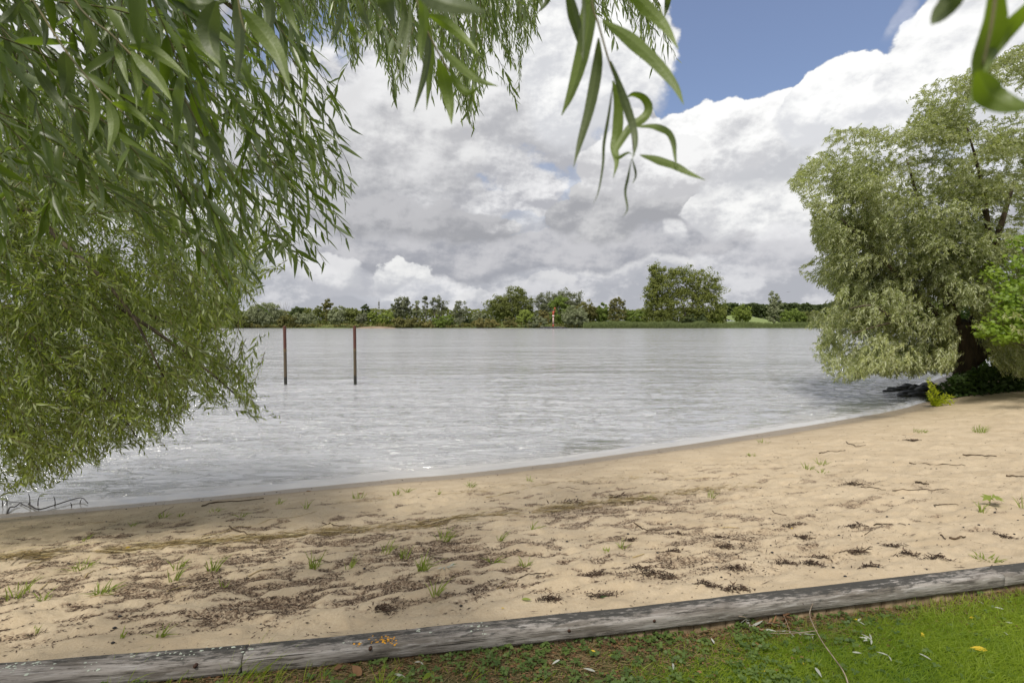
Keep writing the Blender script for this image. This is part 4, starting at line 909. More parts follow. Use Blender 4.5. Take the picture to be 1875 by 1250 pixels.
# undergrowth below the willow and riprap
mass_px = np.concatenate([RNG.uniform(1700, 1960, 3800), RNG.uniform(1740, 1960, 1800)]); nU = len(mass_px)
mass_py = np.interp(mass_px, [1700, 1730, 1780, 1880, 1960], [742, 738, 727, 716, 712]) - RNG.random(nU) ** 1.4 * np.interp(mass_px, [1700, 1740, 1960], [14, 46, 62]); dpU = 18.8 + 1.6 * RNG.random(nU) + .0
P_ = at(mass_px, mass_py, dpU); P_[:, 2] = np.maximum(P_[:, 2], sand_z(P_[:, 0], P_[:, 1]) + .03)
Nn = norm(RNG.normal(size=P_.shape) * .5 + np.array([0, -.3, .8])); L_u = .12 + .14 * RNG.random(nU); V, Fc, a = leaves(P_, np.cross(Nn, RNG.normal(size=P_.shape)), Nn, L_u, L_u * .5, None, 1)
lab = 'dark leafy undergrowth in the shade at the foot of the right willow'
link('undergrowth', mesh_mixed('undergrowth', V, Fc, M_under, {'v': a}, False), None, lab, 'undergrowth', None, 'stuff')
# wood behind the willow, closing the view under its crown
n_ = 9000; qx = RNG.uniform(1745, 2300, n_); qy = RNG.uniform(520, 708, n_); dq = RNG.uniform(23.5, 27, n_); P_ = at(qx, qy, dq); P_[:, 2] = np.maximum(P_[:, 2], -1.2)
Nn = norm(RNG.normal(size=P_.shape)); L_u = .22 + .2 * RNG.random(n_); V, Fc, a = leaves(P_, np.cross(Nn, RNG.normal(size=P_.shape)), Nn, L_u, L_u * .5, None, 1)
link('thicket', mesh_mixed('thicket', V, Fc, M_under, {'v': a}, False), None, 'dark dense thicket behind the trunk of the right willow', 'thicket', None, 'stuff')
rk = [(1642, 713, .55, .22, .16), (1660, 711, .5, .3, .30), (1676, 713, .42, .3, .30), (1690, 716, .5, .3, .34), (1670, 721, .55, .3, .24), (1684, 724, .5, .28, .22), (1704, 712, .5, .4, .4), (1628, 715, .3, .16, .08), (1655, 724, .3, .2, .10)]
for k, (px, py, a_, b_, c_) in enumerate(rk):
    c = on(px, py, WATER + .02); V, Fc = rock(c, (a_ * .85, b_, c_ * .62), 30 + k, M_stone, '')
    r_ = thing('rock', c, 'dark wet rock in the row at the water edge under the right willow', 'rock', 'dark rocks at the foot of the right willow'); childm('stone', r_, V, Fc, M_stone, smooth=False)
    o = r_.children[0]; o.parent = None; me = o.data; bpy.data.objects.remove(r_); o.name = 'rock'; o.location = c; tag(o, ['flat dark rock farthest out in the water under the right willow', 'low dark rock in the water second from the outer end', 'dark rock in the middle of the upper row by the willow', 'tallest dark wet rock beside the sapling', 'dark wet rock in front of the upper rock row', 'dark rock closest to the sapling foot', 'big dark rock behind the top of the sapling', 'tiny dark rock tip just breaking the water', 'small flat rock nearest the beach in the water'][k], 'rock', 'dark rocks at the foot of the right willow')

# ------------------------------------------------------------------ left willow, small leaves, by the water
POLY_B = [(-260, 200), (200, 250), (330, 330), (420, 400), (480, 470), (478, 530), (455, 560), (430, 592), (448, 606), (420, 612), (398, 632), (412, 668), (436, 700), (466, 735), (484, 772), (462, 768), (438, 745), (415, 752), (392, 738), (370, 700), (350, 722), (352, 762), (330, 772), (322, 795), (285, 800), (272, 832), (258, 822), (245, 800), (215, 828), (195, 830), (180, 858), (160, 850), (130, 868), (100, 892), (60, 898), (0, 896), (-260, 910)]
tb = np.array([-7.6, 5.6, -.9]); tbw = thing('willow_tree', tb, 'bushy small-leaved willow whose branches hang over the water at the lower left', 'tree')
branch(tbw, [tb + (0, 0, -.3), tb + (.1, 0, 1.2), tb + (.3, -.1, 2.6), tb + (.6, -.2, 4.0)], .34, .16, M_bark, 'trunk', 14, 12)
for pts in ([tb + (.3, 0, 2.6), at(-60, 430, 5.6), at(110, 500, 5.2), at(260, 590, 5.0), at(370, 670, 4.9), at(440, 730, 4.8)],
            [tb + (.5, 0, 3.4), at(-40, 300, 5.8), at(160, 330, 5.4), at(330, 420, 5.2), at(430, 540, 5.1)],
            [tb + (.2, 0, 2.0), at(-80, 560, 5.6), at(60, 620, 5.2), at(180, 700, 5.0), at(250, 800, 4.9)],
            [tb + (.1, 0, 1.6), at(-120, 680, 5.6), at(0, 760, 5.2), at(70, 860, 5.1)],
            [tb + (.3, 0, 2.8), at(-60, 480, 6.4), at(150, 520, 6.6), at(330, 600, 6.6), at(400, 600, 6.5)],
            [tb + (.2, 0, 2.2), at(-40, 610, 6.2), at(140, 640, 6.4), at(300, 720, 6.4), at(330, 770, 6.3)],
            [tb + (.4, 0, 3.2), at(0, 380, 4.6), at(120, 450, 4.5), at(230, 560, 4.4), at(300, 690, 4.4)]):
    branch(tbw, pts, .034, .006, M_bark, 'bough', 20, 6)
def region_twigs(poly, n_, d0, d1, dirn, spread, Lr, droop, nl, LL, lw, k=7, lag=.4, gap=None, spreadl=.6, wind=(0, 0, 0)):
    px, py = sample_poly(poly, n_); dep = RNG.uniform(d0, d1, n_)
    Tp = at(px, py, dep); Dx = norm(np.array(dirn) + RNG.normal(size=Tp.shape) * spread); Lx = RNG.uniform(*Lr, n_)
    Sx = Tp - Dx * Lx[:, None] + np.array([0, 0, 1]) * (droop * Lx)[:, None]
    PL = twigs(Sx, Dx, Lx, droop, .03, k=k); ex, ey, _ = project(PL[:, -1]); mx_, my_, _ = project(PL[:, k // 2])
    ok = inside(ex, ey, poly)
    if gap is not None: ok &= fbm(mx_ / gap[0], my_ / gap[0], 3, gap[1]) > gap[2]
    ok &= ~((np.max(project(PL)[0], 1) > 668) & (np.max(project(PL)[1], 1) > 262)); PL = PL[ok]; LLs = LL * RNG.uniform(.8, 1.2, len(PL)); return PL, twig_leaves(PL, nl, LLs, lw, spreadl, lag, wind)
PL1, LV1 = region_twigs(POLY_B, 4200, 4.2, 6.0, (.45, 0, -.55), .48, (.24, .5), .25, 17, .078, .20, 6, .25, (60, 501, .40), .85)
PL2, LV2 = region_twigs(POLY_B, 3200, 6.0, 8.2, (.40, 0, -.5), .5, (.35, .7), .25, 17, .088, .21, 6, .25, None, .85)
fr = [(484, 772, .5), (468, 745, .45), (446, 712, .5), (440, 745, .35), (415, 750, .4), (392, 738, .35), (352, 765, .4), (335, 790, .3), (330, 775, .35), (268, 832, .4), (288, 800, .35), (222, 828, .35), (190, 835, .4), (180, 858, .3), (130, 868, .35), (100, 890, .35), (60, 897, .35), (20, 895, .3), (446, 606, .45), (470, 560, .4), (430, 600, .3), (470, 720, .4), (460, 760, .3), (430, 690, .5), (412, 665, .5), (120, 880, .3), (150, 860, .3), (245, 815, .3), (310, 795, .3), (375, 700, .4)]
Tp = at([f[0] for f in fr], [f[1] for f in fr], np.array([4.9 + .1 * (i % 5) for i in range(len(fr))])); Lx = np.array([f[2] for f in fr]); Dx = norm(np.array([.55, 0, -.7]) + RNG.normal(size=Tp.shape) * .12)
PL3 = twigs(Tp - Dx * Lx[:, None] + np.array([0, 0, .2]) * Lx[:, None], Dx, Lx, .2, .03, k=6); LV3 = twig_leaves(PL3, 17, np.full(len(PL3), .075), .19, .6, .35)
LV = [np.concatenate([a, b, c]) for a, b, c in zip(LV1, LV2, LV3)]
VB = leaf_variants(M_leafB, 5); foliage_with_leaf_objects(tbw, LV, M_leafB, VB, 280, 1)
V, Fc = tube_many(np.concatenate([PL1[::2], PL3]), .0035, .0015); childm('twigs', tbw, V, Fc, M_twig, kind='stuff')

# ------------------------------------------------------------------ overhead willow right above the camera
ta = np.array([-3.9, -1.6, -.1]); taw = thing('willow_tree', ta, 'overhanging willow close to the camera whose long leaves frame the top of the view', 'tree')
branch(taw, [ta + (0, 0, -.3), ta + (.1, .1, 1.4), ta + (.3, .3, 2.8), ta + (.5, .6, 4.2)], .36, .2, M_bark, 'trunk', 14, 12)
boughs = [[ta + (.4, .4, 3.4), np.array([-2.6, .6, 4.4]), np.array([-1.2, 2.2, 4.6]), np.array([.4, 3.6, 4.5])],
          [ta + (.3, .3, 3.0), np.array([-3.2, .8, 3.9]), np.array([-2.6, 2.0, 4.0]), np.array([-1.7, 3.2, 3.5])],
          [ta + (.3, .3, 2.8), np.array([-2.5, -.1, 3.6]), np.array([-1.0, .5, 3.4]), np.array([.5, .6, 3.0]), np.array([1.3, .5, 2.5])],
          [ta + (.4, .5, 3.9), np.array([-2.8, 1.6, 5.0]), np.array([-1.0, 3.6, 5.4]), np.array([1.4, 5.0, 5.3])],
          [ta + (.3, .3, 2.4), np.array([-2.6, .1, 2.9]), np.array([-1.7, .6, 2.75]), np.array([-.9, 1.0, 2.35])]]
for b_ in boughs: branch(taw, b_, .09, .014, M_bark, 'bough', 22, 8)
POLY_A = [(-200, -160), (560, -160), (545, 20), (560, 90), (600, 150), (632, 205), (645, 262), (640, 300), (652, 345), (636, 380), (600, 385), (636, 437), (590, 452), (575, 470), (600, 486), (560, 500), (520, 440), (480, 455), (470, 520), (482, 560), (440, 545), (425, 500), (390, 470), (330, 480), (250, 430), (150, 420), (60, 520), (-200, 560)]
POLY_A2 = [(-200, -160), (470, -160), (470, 60), (500, 160), (470, 260), (380, 300), (330, 400), (200, 430), (100, 360), (60, 520), (-200, 620)]
Q = []
Q.append(region_twigs(POLY_A2, 75, .95, 1.5, (.62, .10, -.55), .36, (.22, .42), .20, 14, .088, .165, 8, .40, None, .85))
Q.append(region_twigs(POLY_A, 330, 1.5, 2.4, (.60, .05, -.55), .36, (.3, .55), .25, 17, .085, .16, 8, .42, (60, 521, .44)))
Q.append(region_twigs(POLY_A, 420, 2.4, 3.8, (.55, 0, -.6), .40, (.35, .6), .25, 18, .082, .165, 7, .4, (80, 531, .45), .8))
edgeA = [(556, 95, 2.0), (600, 150, 2.0), (632, 212, 2.0), (640, 235, 1.9), (622, 250, 2.0), (650, 345, 1.9), (638, 300, 2.0), (640, 376, 2.0), (636, 438, 1.9), (600, 386, 2.0), (597, 486, 1.9), (570, 500, 2.0), (620, 400, 2.1), (575, 475, 2.0), (530, 470, 2.0), (500, 440, 1.9), (478, 520, 1.8), (470, 560, 1.8), (440, 555, 1.8), (425, 520, 1.8), (455, 490, 1.8), (600, 440, 2.1), (560, 420, 2.1), (615, 345, 2.1), (600, 300, 2.1), (585, 250, 2.1), (560, 180, 2.1), (640, 420, 2.2), (560, 490, 2.2)]
Tp = at([e[0] for e in edgeA], [e[1] for e in edgeA], np.array([e[2] for e in edgeA])); Lx = RNG.uniform(.30, .48, len(Tp)); Dx = norm(np.array([.62, .05, -.60]) + RNG.normal(size=Tp.shape) * .10)
PLe = twigs(Tp - Dx * Lx[:, None] + np.array([0, 0, .28]) * Lx[:, None], Dx, Lx, .28, .03, k=8); Q.append((PLe, twig_leaves(PLe, 15, np.full(len(PLe), .090), .155, .75, .42)))
# top centre curtain with smaller (further) leaves
POLY_T = [(470, -150), (1010, -150), (1000, 20), (985, 60), (955, 130), (948, 190), (930, 120), (905, 70), (892, 120), (882, 190), (868, 242), (850, 215), (838, 180), (820, 200), (800, 150), (775, 120), (745, 160), (722, 190), (700, 120), (672, 100), (640, 130), (600, 82), (560, 85), (520, 60)]
POLY_T2 = [(1080, -150), (1190, -150), (1190, 40), (1215, 95), (1192, 120), (1160, 85), (1150, 50), (1125, 85), (1100, 60)]
Q.append(region_twigs(POLY_T, 460, 3.0, 4.6, (.22, 0, -.9), .22, (.3, .6), .15, 17, .078, .15, 7, .5))
Q.append(region_twigs(POLY_T, 460, 4.8, 6.8, (.20, 0, -.9), .22, (.4, .7), .15, 18, .080, .15, 6, .5))
Q.append(region_twigs(POLY_T, 80, 1.9, 2.8, (.25, 0, -.85), .25, (.25, .45), .2, 13, .088, .15, 7, .5))
Q.append(region_twigs(POLY_T2, 70, 2.8, 4.6, (.30, 0, -.85), .22, (.3, .5), .15, 13, .075, .15, 7, .5))
tipT = [(948, 194, 3.4, .42), (868, 243, 3.2, .5), (878, 205, 3.2, .4), (845, 218, 3.2, .4), (650, 133, 4.6, .5), (645, 120, 4.6, .4), (722, 186, 2.6, .3), (735, 150, 3.0, .4), (748, 168, 3.4, .4), (790, 180, 3.4, .45), (820, 205, 3.4, .4), (890, 160, 3.2, .4), (985, 60, 3.2, .4), (965, 70, 3.0, .4), (590, 85, 4.4, .4), (575, 90, 4.4, .4), (905, 95, 3.2, .4), (1195, 125, 3.2, .35), (1215, 100, 3.2, .35), (1175, 90, 3.2, .35), (1130, 85, 3.0, .3), (1240, 110, 3.6, .4)]
Tp = at([e[0] for e in tipT], [e[1] for e in tipT], np.array([e[2] for e in tipT])); Lx = np.array([e[3] for e in tipT]); Dx = norm(np.array([.26, 0, -.9]) + RNG.normal(size=Tp.shape) * .12)
PLe = twigs(Tp - Dx * Lx[:, None] + np.array([0, 0, .15]) * Lx[:, None], Dx, Lx, .15, .03, k=8); Q.append((PLe, twig_leaves(PLe, 15, np.full(len(PLe), .080), .16, .6, .5)))
PLs = [p for p, l in Q]; LVs = [l for p, l in Q]; LV = [np.concatenate([l[i] for l in LVs]) for i in range(6)]
# keep clear of the lens
keep = np.linalg.norm(LV[0] - np.array([0, 0, EYE]), axis=1) > .7; LV = [l[keep] for l in LV]
VA = leaf_variants(M_leafA, 6); foliage_with_leaf_objects(taw, LV, M_leafA, VA, 240, 2)
order = np.concatenate([np.resize(p, (len(p), p.shape[1], 3)).mean(1) for p in PLs]); 
for p in PLs[:2]:
    for q_ in p[:20]: V, Fc = tube(q_, np.linspace(.0020, .0008, len(q_)), 5, False); child('twig', taw, V, Fc, M_twig)
for p, s in [(p, 20 if i < 2 else 0) for i, p in enumerate(PLs)]:
    V, Fc = tube_many(p[s:], .0022, .0009); child('twigs', taw, V, Fc, M_twig, kind='stuff')

# large leaves hanging right in front, each traced along its midrib at its own depth
def hero_mat(name, a, b, tr):
    m, q, out = mat(name); geo = q.node('ShaderNodeNewGeometry'); P_ = geo.outputs['Position']; v = q.attr('v')
    c = q.mix(v, a, b); c = q.mix(q.ss(q.noise(P_, 26, 4, .6), .35, .7, 0, .55), c, tuple(.6 * k for k in a)); c = q.mix(q.ss(q.noise(P_, 190, 3, .6), .62, .74, 0, .6), c, (.10, .075, .03))
    c = q.mix(q.m('MULTIPLY', q.attr('rib'), .7), c, (.34, .40, .14)); c = q.mix(q.m('MULTIPLY', geo.outputs['Backfacing'], .45), c, (.22, .26, .14))
    bs = princ(q, c, q.m('ADD', .34, q.m('MULTIPLY', q.noise(P_, 60, 3), .3)), q.bump(q.noise(P_, 300, 3), .35, .002), .4); t = q.node('ShaderNodeBsdfTranslucent'); q.put(t.inputs[0], q.mix(v, tr, tuple(1.5 * k for k in tr)))
    mx = q.node('ShaderNodeMixShader'); mx.inputs[0].default_value = .42; q.L.new(bs.outputs[0], mx.inputs[1]); q.L.new(t.outputs[0], mx.inputs[2]); q.L.new(mx.outputs[0], out.inputs[0]); return m
M_heroG = hero_mat('willow_leaf_close_fresh', (.085, .125, .016), (.20, .27, .03), (.17, .25, .012)); M_heroA = hero_mat('willow_leaf_close', (.075, .10, .035), (.15, .18, .06), (.11, .15, .03))
def ribbon_leaf(pts, w, dep, mat_, tilt=0.0, dz=0.0, shape='leaf', root=None, v=.5):
    w = w * 1.0; m_ = 14 if len(pts) < 6 else 30; pp = bez(np.array([(x_, y_, 0) for x_, y_ in pts]), m_); t = np.linspace(0, 1, m_)
    dd = dep + dz * t + .012 * np.sin(t * 3.3); C = at(pp[:, 0], pp[:, 1], dd); T = norm(np.gradient(C, axis=0)); view = norm(C - np.array([0, 0, EYE])); Sd = norm(np.cross(T, view)); Nn = np.cross(Sd, T)
    prof = np.clip(np.minimum(1, (t + .02) / .30) ** .7 * np.clip(1 - ((t - .32) / .68).clip(0, 1) ** 1.55, 0, 1), .035, 1); hw = w / F * dep * .5 * prof; tw = tilt + .25 * np.sin(t * 2.5 + tilt * 3)
    s_ = Sd * np.cos(tw)[:, None] + Nn * np.sin(tw)[:, None]; n2 = np.cross(s_, T); V = []
    for a_ in (-1, -.5, -.10, 0, .10, .5, 1): V.append(C + s_ * (a_ * hw)[:, None] + n2 * (hw * .22 * abs(a_) * (1 + .25 * np.sin(t * 21 + a_ * 5)))[:, None])
    V = np.stack(V, 1).reshape(-1, 3); i, j = np.meshgrid(np.arange(m_ - 1), np.arange(6), indexing='ij'); b_ = (i * 7 + j).ravel(); Fc = np.stack([b_, b_ + 1, b_ + 8, b_ + 7], 1)
    return childm('leaf', root, V, Fc, mat_, {'v': np.full(len(V), v), 'rib': np.tile([0, 0, 0, 1, 0, 0, 0], m_)})
H = .46
HERO = [  # points, width, depth, tone, tilt
 ([(1034, -40), (1052, 30), (1064, 75), (1068, 112)], 24, H, .2), ([(1078, -40), (1080, 20), (1070, 90), (1048, 165), (1028, 212)], 37, H + .02, .8), ([(1096, 70), (1093, 120), (1080, 195), (1062, 260), (1050, 306)], 23, H, .4),
 ([(1103, 38), (1150, 68), (1200, 112), (1235, 155), (1252, 192)], 27, H - .01, .9), ([(1140, -30), (1180, 10), (1216, 46), (1242, 90)], 27, H, .9), ([(1118, 112), (1140, 175), (1158, 228), (1164, 262), (1158, 292)], 16, H - .02, .1),
 ([(1149, 178), (1160, 173), (1178, 180), (1187, 198), (1178, 216), (1155, 232), (1137, 258), (1126, 278), (1132, 289), (1149, 280), (1158, 283)], 17, H + .01, .7), ([(1122, 148), (1131, 195), (1130, 242), (1125, 270), (1129, 298), (1123, 326)], 20, H + .02, .8),
 ([(1166, 232), (1196, 231), (1222, 240), (1233, 259), (1236, 284), (1239, 312)], 15, H + .01, .6), ([(1172, 284), (1200, 291), (1236, 303), (1262, 317), (1292, 330)], 18, H, .7), ([(1122, 156), (1115, 208), (1106, 262), (1104, 302), (1096, 350), (1086, 374)], 6, H, .0),
 ([(1156, 292), (1150, 326), (1145, 352), (1149, 383), (1139, 398)], 6, H, .0), ([(1157, 290), (1164, 320), (1157, 338)], 5, H, .0), ([(1225, -20), (1222, 8), (1216, 34)], 12, .7, .1), ([(1010, -12), (998, 8), (984, 24)], 9, .6, .1), ([(1066, -30), (1070, 30), (1067, 110)], 8, H - .02, .3),
 ([(690, -40), (708, 5), (722, 50)], 36, .34, .1), ([(745, -30), (800, 0), (850, 14), (890, 22)], 36, .30, .0), ([(752, 6), (747, 55), (738, 100), (732, 138)], 13, .8, .3), ([(776, 18), (785, 80), (779, 132), (768, 172), (757, 206)], 16, .62, .3),
 ([(785, 40), (789, 100), (786, 150), (781, 202)], 18, .62, .7), ([(782, 26), (818, 44), (852, 72), (881, 104)], 19, .6, .9), ([(800, 85), (828, 108), (858, 134), (885, 150), (912, 158)], 19, .6, .8), ([(802, 108), (814, 150), (823, 190), (827, 228)], 27, .6, .9),
 ([(822, 122), (838, 155), (858, 170), (880, 158)], 15, .6, .7), ([(735, -10), (740, 30), (730, 78), (728, 92)], 16, .66, .2), ([(768, -10), (778, 30), (772, 80), (770, 112)], 24, .58, .8), ([(632, -10), (622, 42), (601, 84)], 13, .9, .3), ([(640, 40), (650, 66), (668, 88)], 11, .9, .5), ([(655, -5), (668, 30), (680, 64)], 14, .8, .2),
 ([(443, 18), (480, 58), (512, 105), (532, 168)], 34, .62, .6), ([(396, 2), (382, 50), (388, 88), (403, 112)], 38, .6, .1), ([(434, -10), (440, 70), (432, 162)], 24, .66, .4), ([(505, -30), (528, 20), (548, 66)], 22, .7, .5), ([(330, -10), (362, 8), (420, 2)], 24, .6, .3), ([(492, -20), (496, 30), (488, 60)], 20, .8, .2),
 ([(235, 84), (280, 94), (312, 115), (346, 143)], 22, .9, .9), ([(240, 94), (284, 138), (315, 186)], 26, .9, 1.0), ([(205, 188), (242, 202), (286, 240)], 17, .9, 1.0), ([(197, 182), (208, 230), (197, 282)], 19, .9, .9), ([(165, 148), (173, 208), (162, 258)], 20, .9, .7), ([(118, 95), (122, 140), (114, 180)], 27, .95, .2),
 ([(155, 38), (170, 72), (157, 102)], 25, .85, .3), ([(210, 85), (222, 115), (236, 158)], 14, .9, .7), ([(240, 100), (252, 150), (250, 200)], 15, .9, .8), ([(330, 172), (350, 220), (352, 282)], 20, 1.0, .1), ([(355, 230), (392, 272), (416, 322)], 18, 1.0, .3), ([(228, 308), (258, 324), (290, 332)], 14, 1.0, .0),
 ([(120, 88), (140, 100), (150, 110)], 12, .9, 0), ([(2, 42), (20, 25), (38, 2)], 17, .9, .0), ([(80, 20), (84, 60), (80, 95)], 12, .95, 0), ([(345, 58), (380, 92), (405, 125)], 18, .9, .6), ([(275, 158), (270, 190), (255, 225)], 16, .95, .8), ([(330, 170), (325, 215), (318, 260)], 16, 1.0, .9), ([(60, 120), (95, 170), (120, 200)], 20, .95, .1),
 ([(1775, -45), (1740, 5), (1718, 28), (1705, 46)], 40, .24, .2), ([(1822, -60), (1822, 40), (1800, 105), (1792, 150), (1770, 208)], 40, .235, .7), ([(1790, 130), (1812, 172), (1850, 192), (1900, 198)], 44, .23, .7), ([(1900, -10), (1858, 45), (1822, 92), (1800, 140)], 34, .24, .9)]
for e in HERO: ribbon_leaf(e[0], e[1], e[2], M_heroG if e[3] > .45 else M_heroA, random.uniform(-.5, .5), random.uniform(-.02, .03), root=taw, v=e[3])
for pts, dep, r in (([(1080, -60), (1085, 10), (1096, 45), (1115, 112), (1136, 170), (1155, 235), (1161, 285)], H, .0009), ([(752, -40), (775, 38), (800, 92), (825, 135), (850, 178)], .62, .0011), ([(20, -60), (60, 0), (118, 90), (165, 148), (205, 188), (240, 220)], .92, .0018), ([(105, -60), (150, 20), (200, 60), (238, 98), (300, 160), (332, 172), (372, 250)], .95, .0022),
                    ([(430, -60), (440, 25), (450, 60)], .64, .0012), ([(1830, -80), (1818, 30), (1800, 120)], .235, .0008)):
    P = at([p[0] for p in pts], [p[1] for p in pts], dep); P = bez(P, 20); V, Fc = tube(P, np.linspace(r * 1.2, r * .7, 20), 6); childm('twig', taw, V, Fc, M_twig)

# ------------------------------------------------------------------ litter on the sand
M_deb = simple('dark_litter', (.028, .017, .011), (.085, .052, .033), 25, .9, .002)
M_pale_reed = leaf_mat('pale_reed', (.28, .23, .12), (.52, .44, .28), None, .7, .0, .2)
M_wrack = leaf_mat('reed_litter', (.12, .085, .035), (.36, .27, .12), None, .8, .0, .2)
def scatter(n_, prob, x0=-7, x1=9, y0=1.9, y1=14):
    xs_, ys_, c = [], [], 0
    while c < n_:
        u = RNG.random(n_ * 4); x_ = RNG.uniform(x0, x1, n_ * 4); y_ = y0 * (y1 / y0) ** u
        p = prob(x_, y_); k = RNG.random(n_ * 4) < p; xs_.append(x_[k]); ys_.append(y_[k]); c += k.sum()
        if len(xs_) > 40: break
    return np.concatenate(xs_)[:n_], np.concatenate(ys_)[:n_]
def on_sand(x_, y_): return (y_ > edge_y(x_) + .02) & (y_ < shore_y(x_) - .25)
def flakes(x_, y_, L, W, mat_, name, label, cat, lift=.004, tilt=.35, ang=.2, angs=.8, v=None):
    n_ = len(x_); P = np.stack([x_, y_, sand_z(x_, y_) + lift * RNG.random(n_) + .001], 1); th = ang + RNG.normal(size=n_) * angs
    Dr = np.stack([np.cos(th), np.sin(th), RNG.normal(size=n_) * tilt * .4], 1); N_ = norm(np.stack([RNG.normal(size=n_) * tilt, RNG.normal(size=n_) * tilt, np.ones(n_)], 1))
    V, Fc, a = leaves(P, Dr, N_, L, W, None, 1, v); return link(name, mesh_mixed(name, V, Fc, mat_, {'v': a}, False), None, label, cat, None, 'stuff')
x_, y_ = scatter(52000, lambda x, y: debris_field(x, y) ** 1.3 * on_sand(x, y)); n_ = len(x_)
flakes(x_, y_, .012 + .028 * RNG.random(n_) ** 2, .003 + .005 * RNG.random(n_), M_deb, 'plant_litter', 'dark brown shreds of plant litter lying in the hollows of the sand', 'litter')
x_, y_ = scatter(9000, lambda x, y: on_sand(x, y) * (.12 + .35 * fbm(x * 1.1, y * 1.4, 3, 601) ** 2) * (sstep(-x, -9, 3) * .8 + .2)); n_ = len(x_)
flakes(x_, y_, .008 + .03 * RNG.random(n_) ** 3, .002 + .006 * RNG.random(n_), M_deb, 'crumbs', 'scattered dark crumbs and bark bits all over the beach', 'litter')
def wrackp(x, y):
    t, d = ground_parts(x, y); wr = np.abs(t - (.365 + .05 * (fbm(x * .55, x * .2, 2, 81) - .5) + .012 * np.clip(x, -6, 3)))
    wr2 = np.abs(t - (.60 + .05 * (fbm(x * .6, x * .2, 2, 83) - .5))); return np.clip(sstep(wr, .034, .003) * sstep(fbm(x * 1.6, y * 1.2, 3, 91), .26, .44) * sstep(x, 3.4, 1.5) + .16 * sstep(wr2, .03, .005) * sstep(fbm(x * 2, y * 2, 3, 92), .45, .6) * sstep(x, 5, 1), 0, 1) * on_sand(x, y)
x_, y_ = scatter(8000, wrackp, y0=3); n_ = len(x_)
flakes(x_, y_, .03 + .16 * RNG.random(n_) ** 2.2, .005 + .004 * RNG.random(n_), M_wrack, 'reed_litter', 'band of straw-coloured reed bits left by the high water', 'litter', .012, .3, .22, .30)
x_, y_ = scatter(380, lambda x, y: wrackp(x, y), y0=3); n_ = len(x_)
flakes(x_, y_, .10 + .35 * RNG.random(n_) ** 1.6, .007 + .005 * RNG.random(n_), M_pale_reed, 'reed_litter', 'long pale reed stems lying along the high water line', 'litter', .03, .3, .20, .22)
x_, y_ = scatter(1500, lambda x, y: on_sand(x, y) * (.15 + .85 * sstep(x, -1, 3)) * (.3 + fbm(x * 1.5, y * 1.5, 3, 611)), x1=16, y1=17); n_ = len(x_)
flakes(x_, y_, .03 + .12 * RNG.random(n_) ** 2.5, .004 + .0012 * y_ * RNG.random(n_), M_deb, 'twigs', 'thin dark twigs and stalk bits lying all over the sand', 'twigs', .01, .2, .12, .35)
x_, y_ = scatter(420, lambda x, y: .5 * on_sand(x, y)); n_ = len(x_)
ps_ = []
for k in range(n_):
    r = .006 + .010 * random.random(); c = (x_[k], y_[k], float(sand_z(x_[k], y_[k])) + r * .3); V = np.array([(1, 0, 0), (0, 1, 0), (-1, 0, 0), (0, -1, 0), (0, 0, .7), (0, 0, -.5)]) * r * (1, .8, .8) + c; ps_.append((V, np.array([(0, 1, 4, 4), (1, 2, 4, 4), (2, 3, 4, 4), (3, 0, 4, 4), (1, 0, 5, 5), (2, 1, 5, 5), (3, 2, 5, 5), (0, 3, 5, 5)])))
M_mussel = simple('black_pebble', (.012, .012, .014), (.03, .03, .033), 20, .5, .001)
V, Fc = join(ps_); link('pebbles', mesh_mixed('pebbles', V, Fc, M_mussel), None, 'small black pebbles and shell bits strewn over the sand', 'pebbles', None, 'stuff')

# clumps of dark root and leaf litter one can pick out, on the sparse right half
CL_L = [((1232, 979), 'dark litter clump on a low sand mound in the middle of the beach'), ((1152, 990), 'dark tuft of shreds left of the mid-beach mound'), ((1314, 985), 'dark double litter clump right of the mid-beach mound'), ((1328, 1003), 'long dark litter clump below the double clump'), ((1170, 1040), 'elongated dark and green litter clump above the long beam'), ((1190, 1052), 'dark litter clump just right below the elongated one'),
        ((1232, 1010), 'flat dark litter streak in the centre of the beach'), ((1085, 1052), 'dark litter streak left of the elongated clump'), ((1223, 1058), 'small dark litter clump between two streaks'), ((1345, 1040), 'dark sprawling clump with thin side twigs'), ((1438, 1034), 'compact dark clump beyond the right part of the beam'), ((1295, 1072), 'ragged dark clump close to the beam'), ((1345, 1078), 'flat dark clump touching the shadow side of the beam'), ((1448, 963), 'dark forked clump with two stalks on the clean sand'), ((1470, 985), 'small dark clump below the forked one'), ((1500, 1022), 'oval dark clump left of the curved stalk'),
        ((1570, 1008), 'dark clump ending in a long curved stalk'), ((1633, 1001), 'bushy dark clump on the clean right part of the sand'), ((1660, 1014), 'long dark clump right of the bushy one'), ((1715, 1020), 'dark clump farther right near the beam'), ((1590, 1038), 'small dark clump next to the beam'), ((1486, 1033), 'flat brown clump with a straight stalk'), ((1565, 965), 'dark clump on the upper right sand'), ((1840, 983), 'dark clump at the right border of the sand'), ((1668, 806), 'black twiggy heap under the willow tree end of the beach'), ((1558, 885), 'thin dark litter line halfway up the right beach'),
        ((1100, 1093), 'mossy dark clump leaning against the beam with a pale stalk'), ((1005, 1098), 'brown litter pile beside the beam left of the mossy clump'), ((700, 1115), 'brown shred pile at the beam near the orange lichen'), ((1130, 910), 'dark clump at the end of the reed band'), ((1045, 920), 'long dark streak along the reed band')]
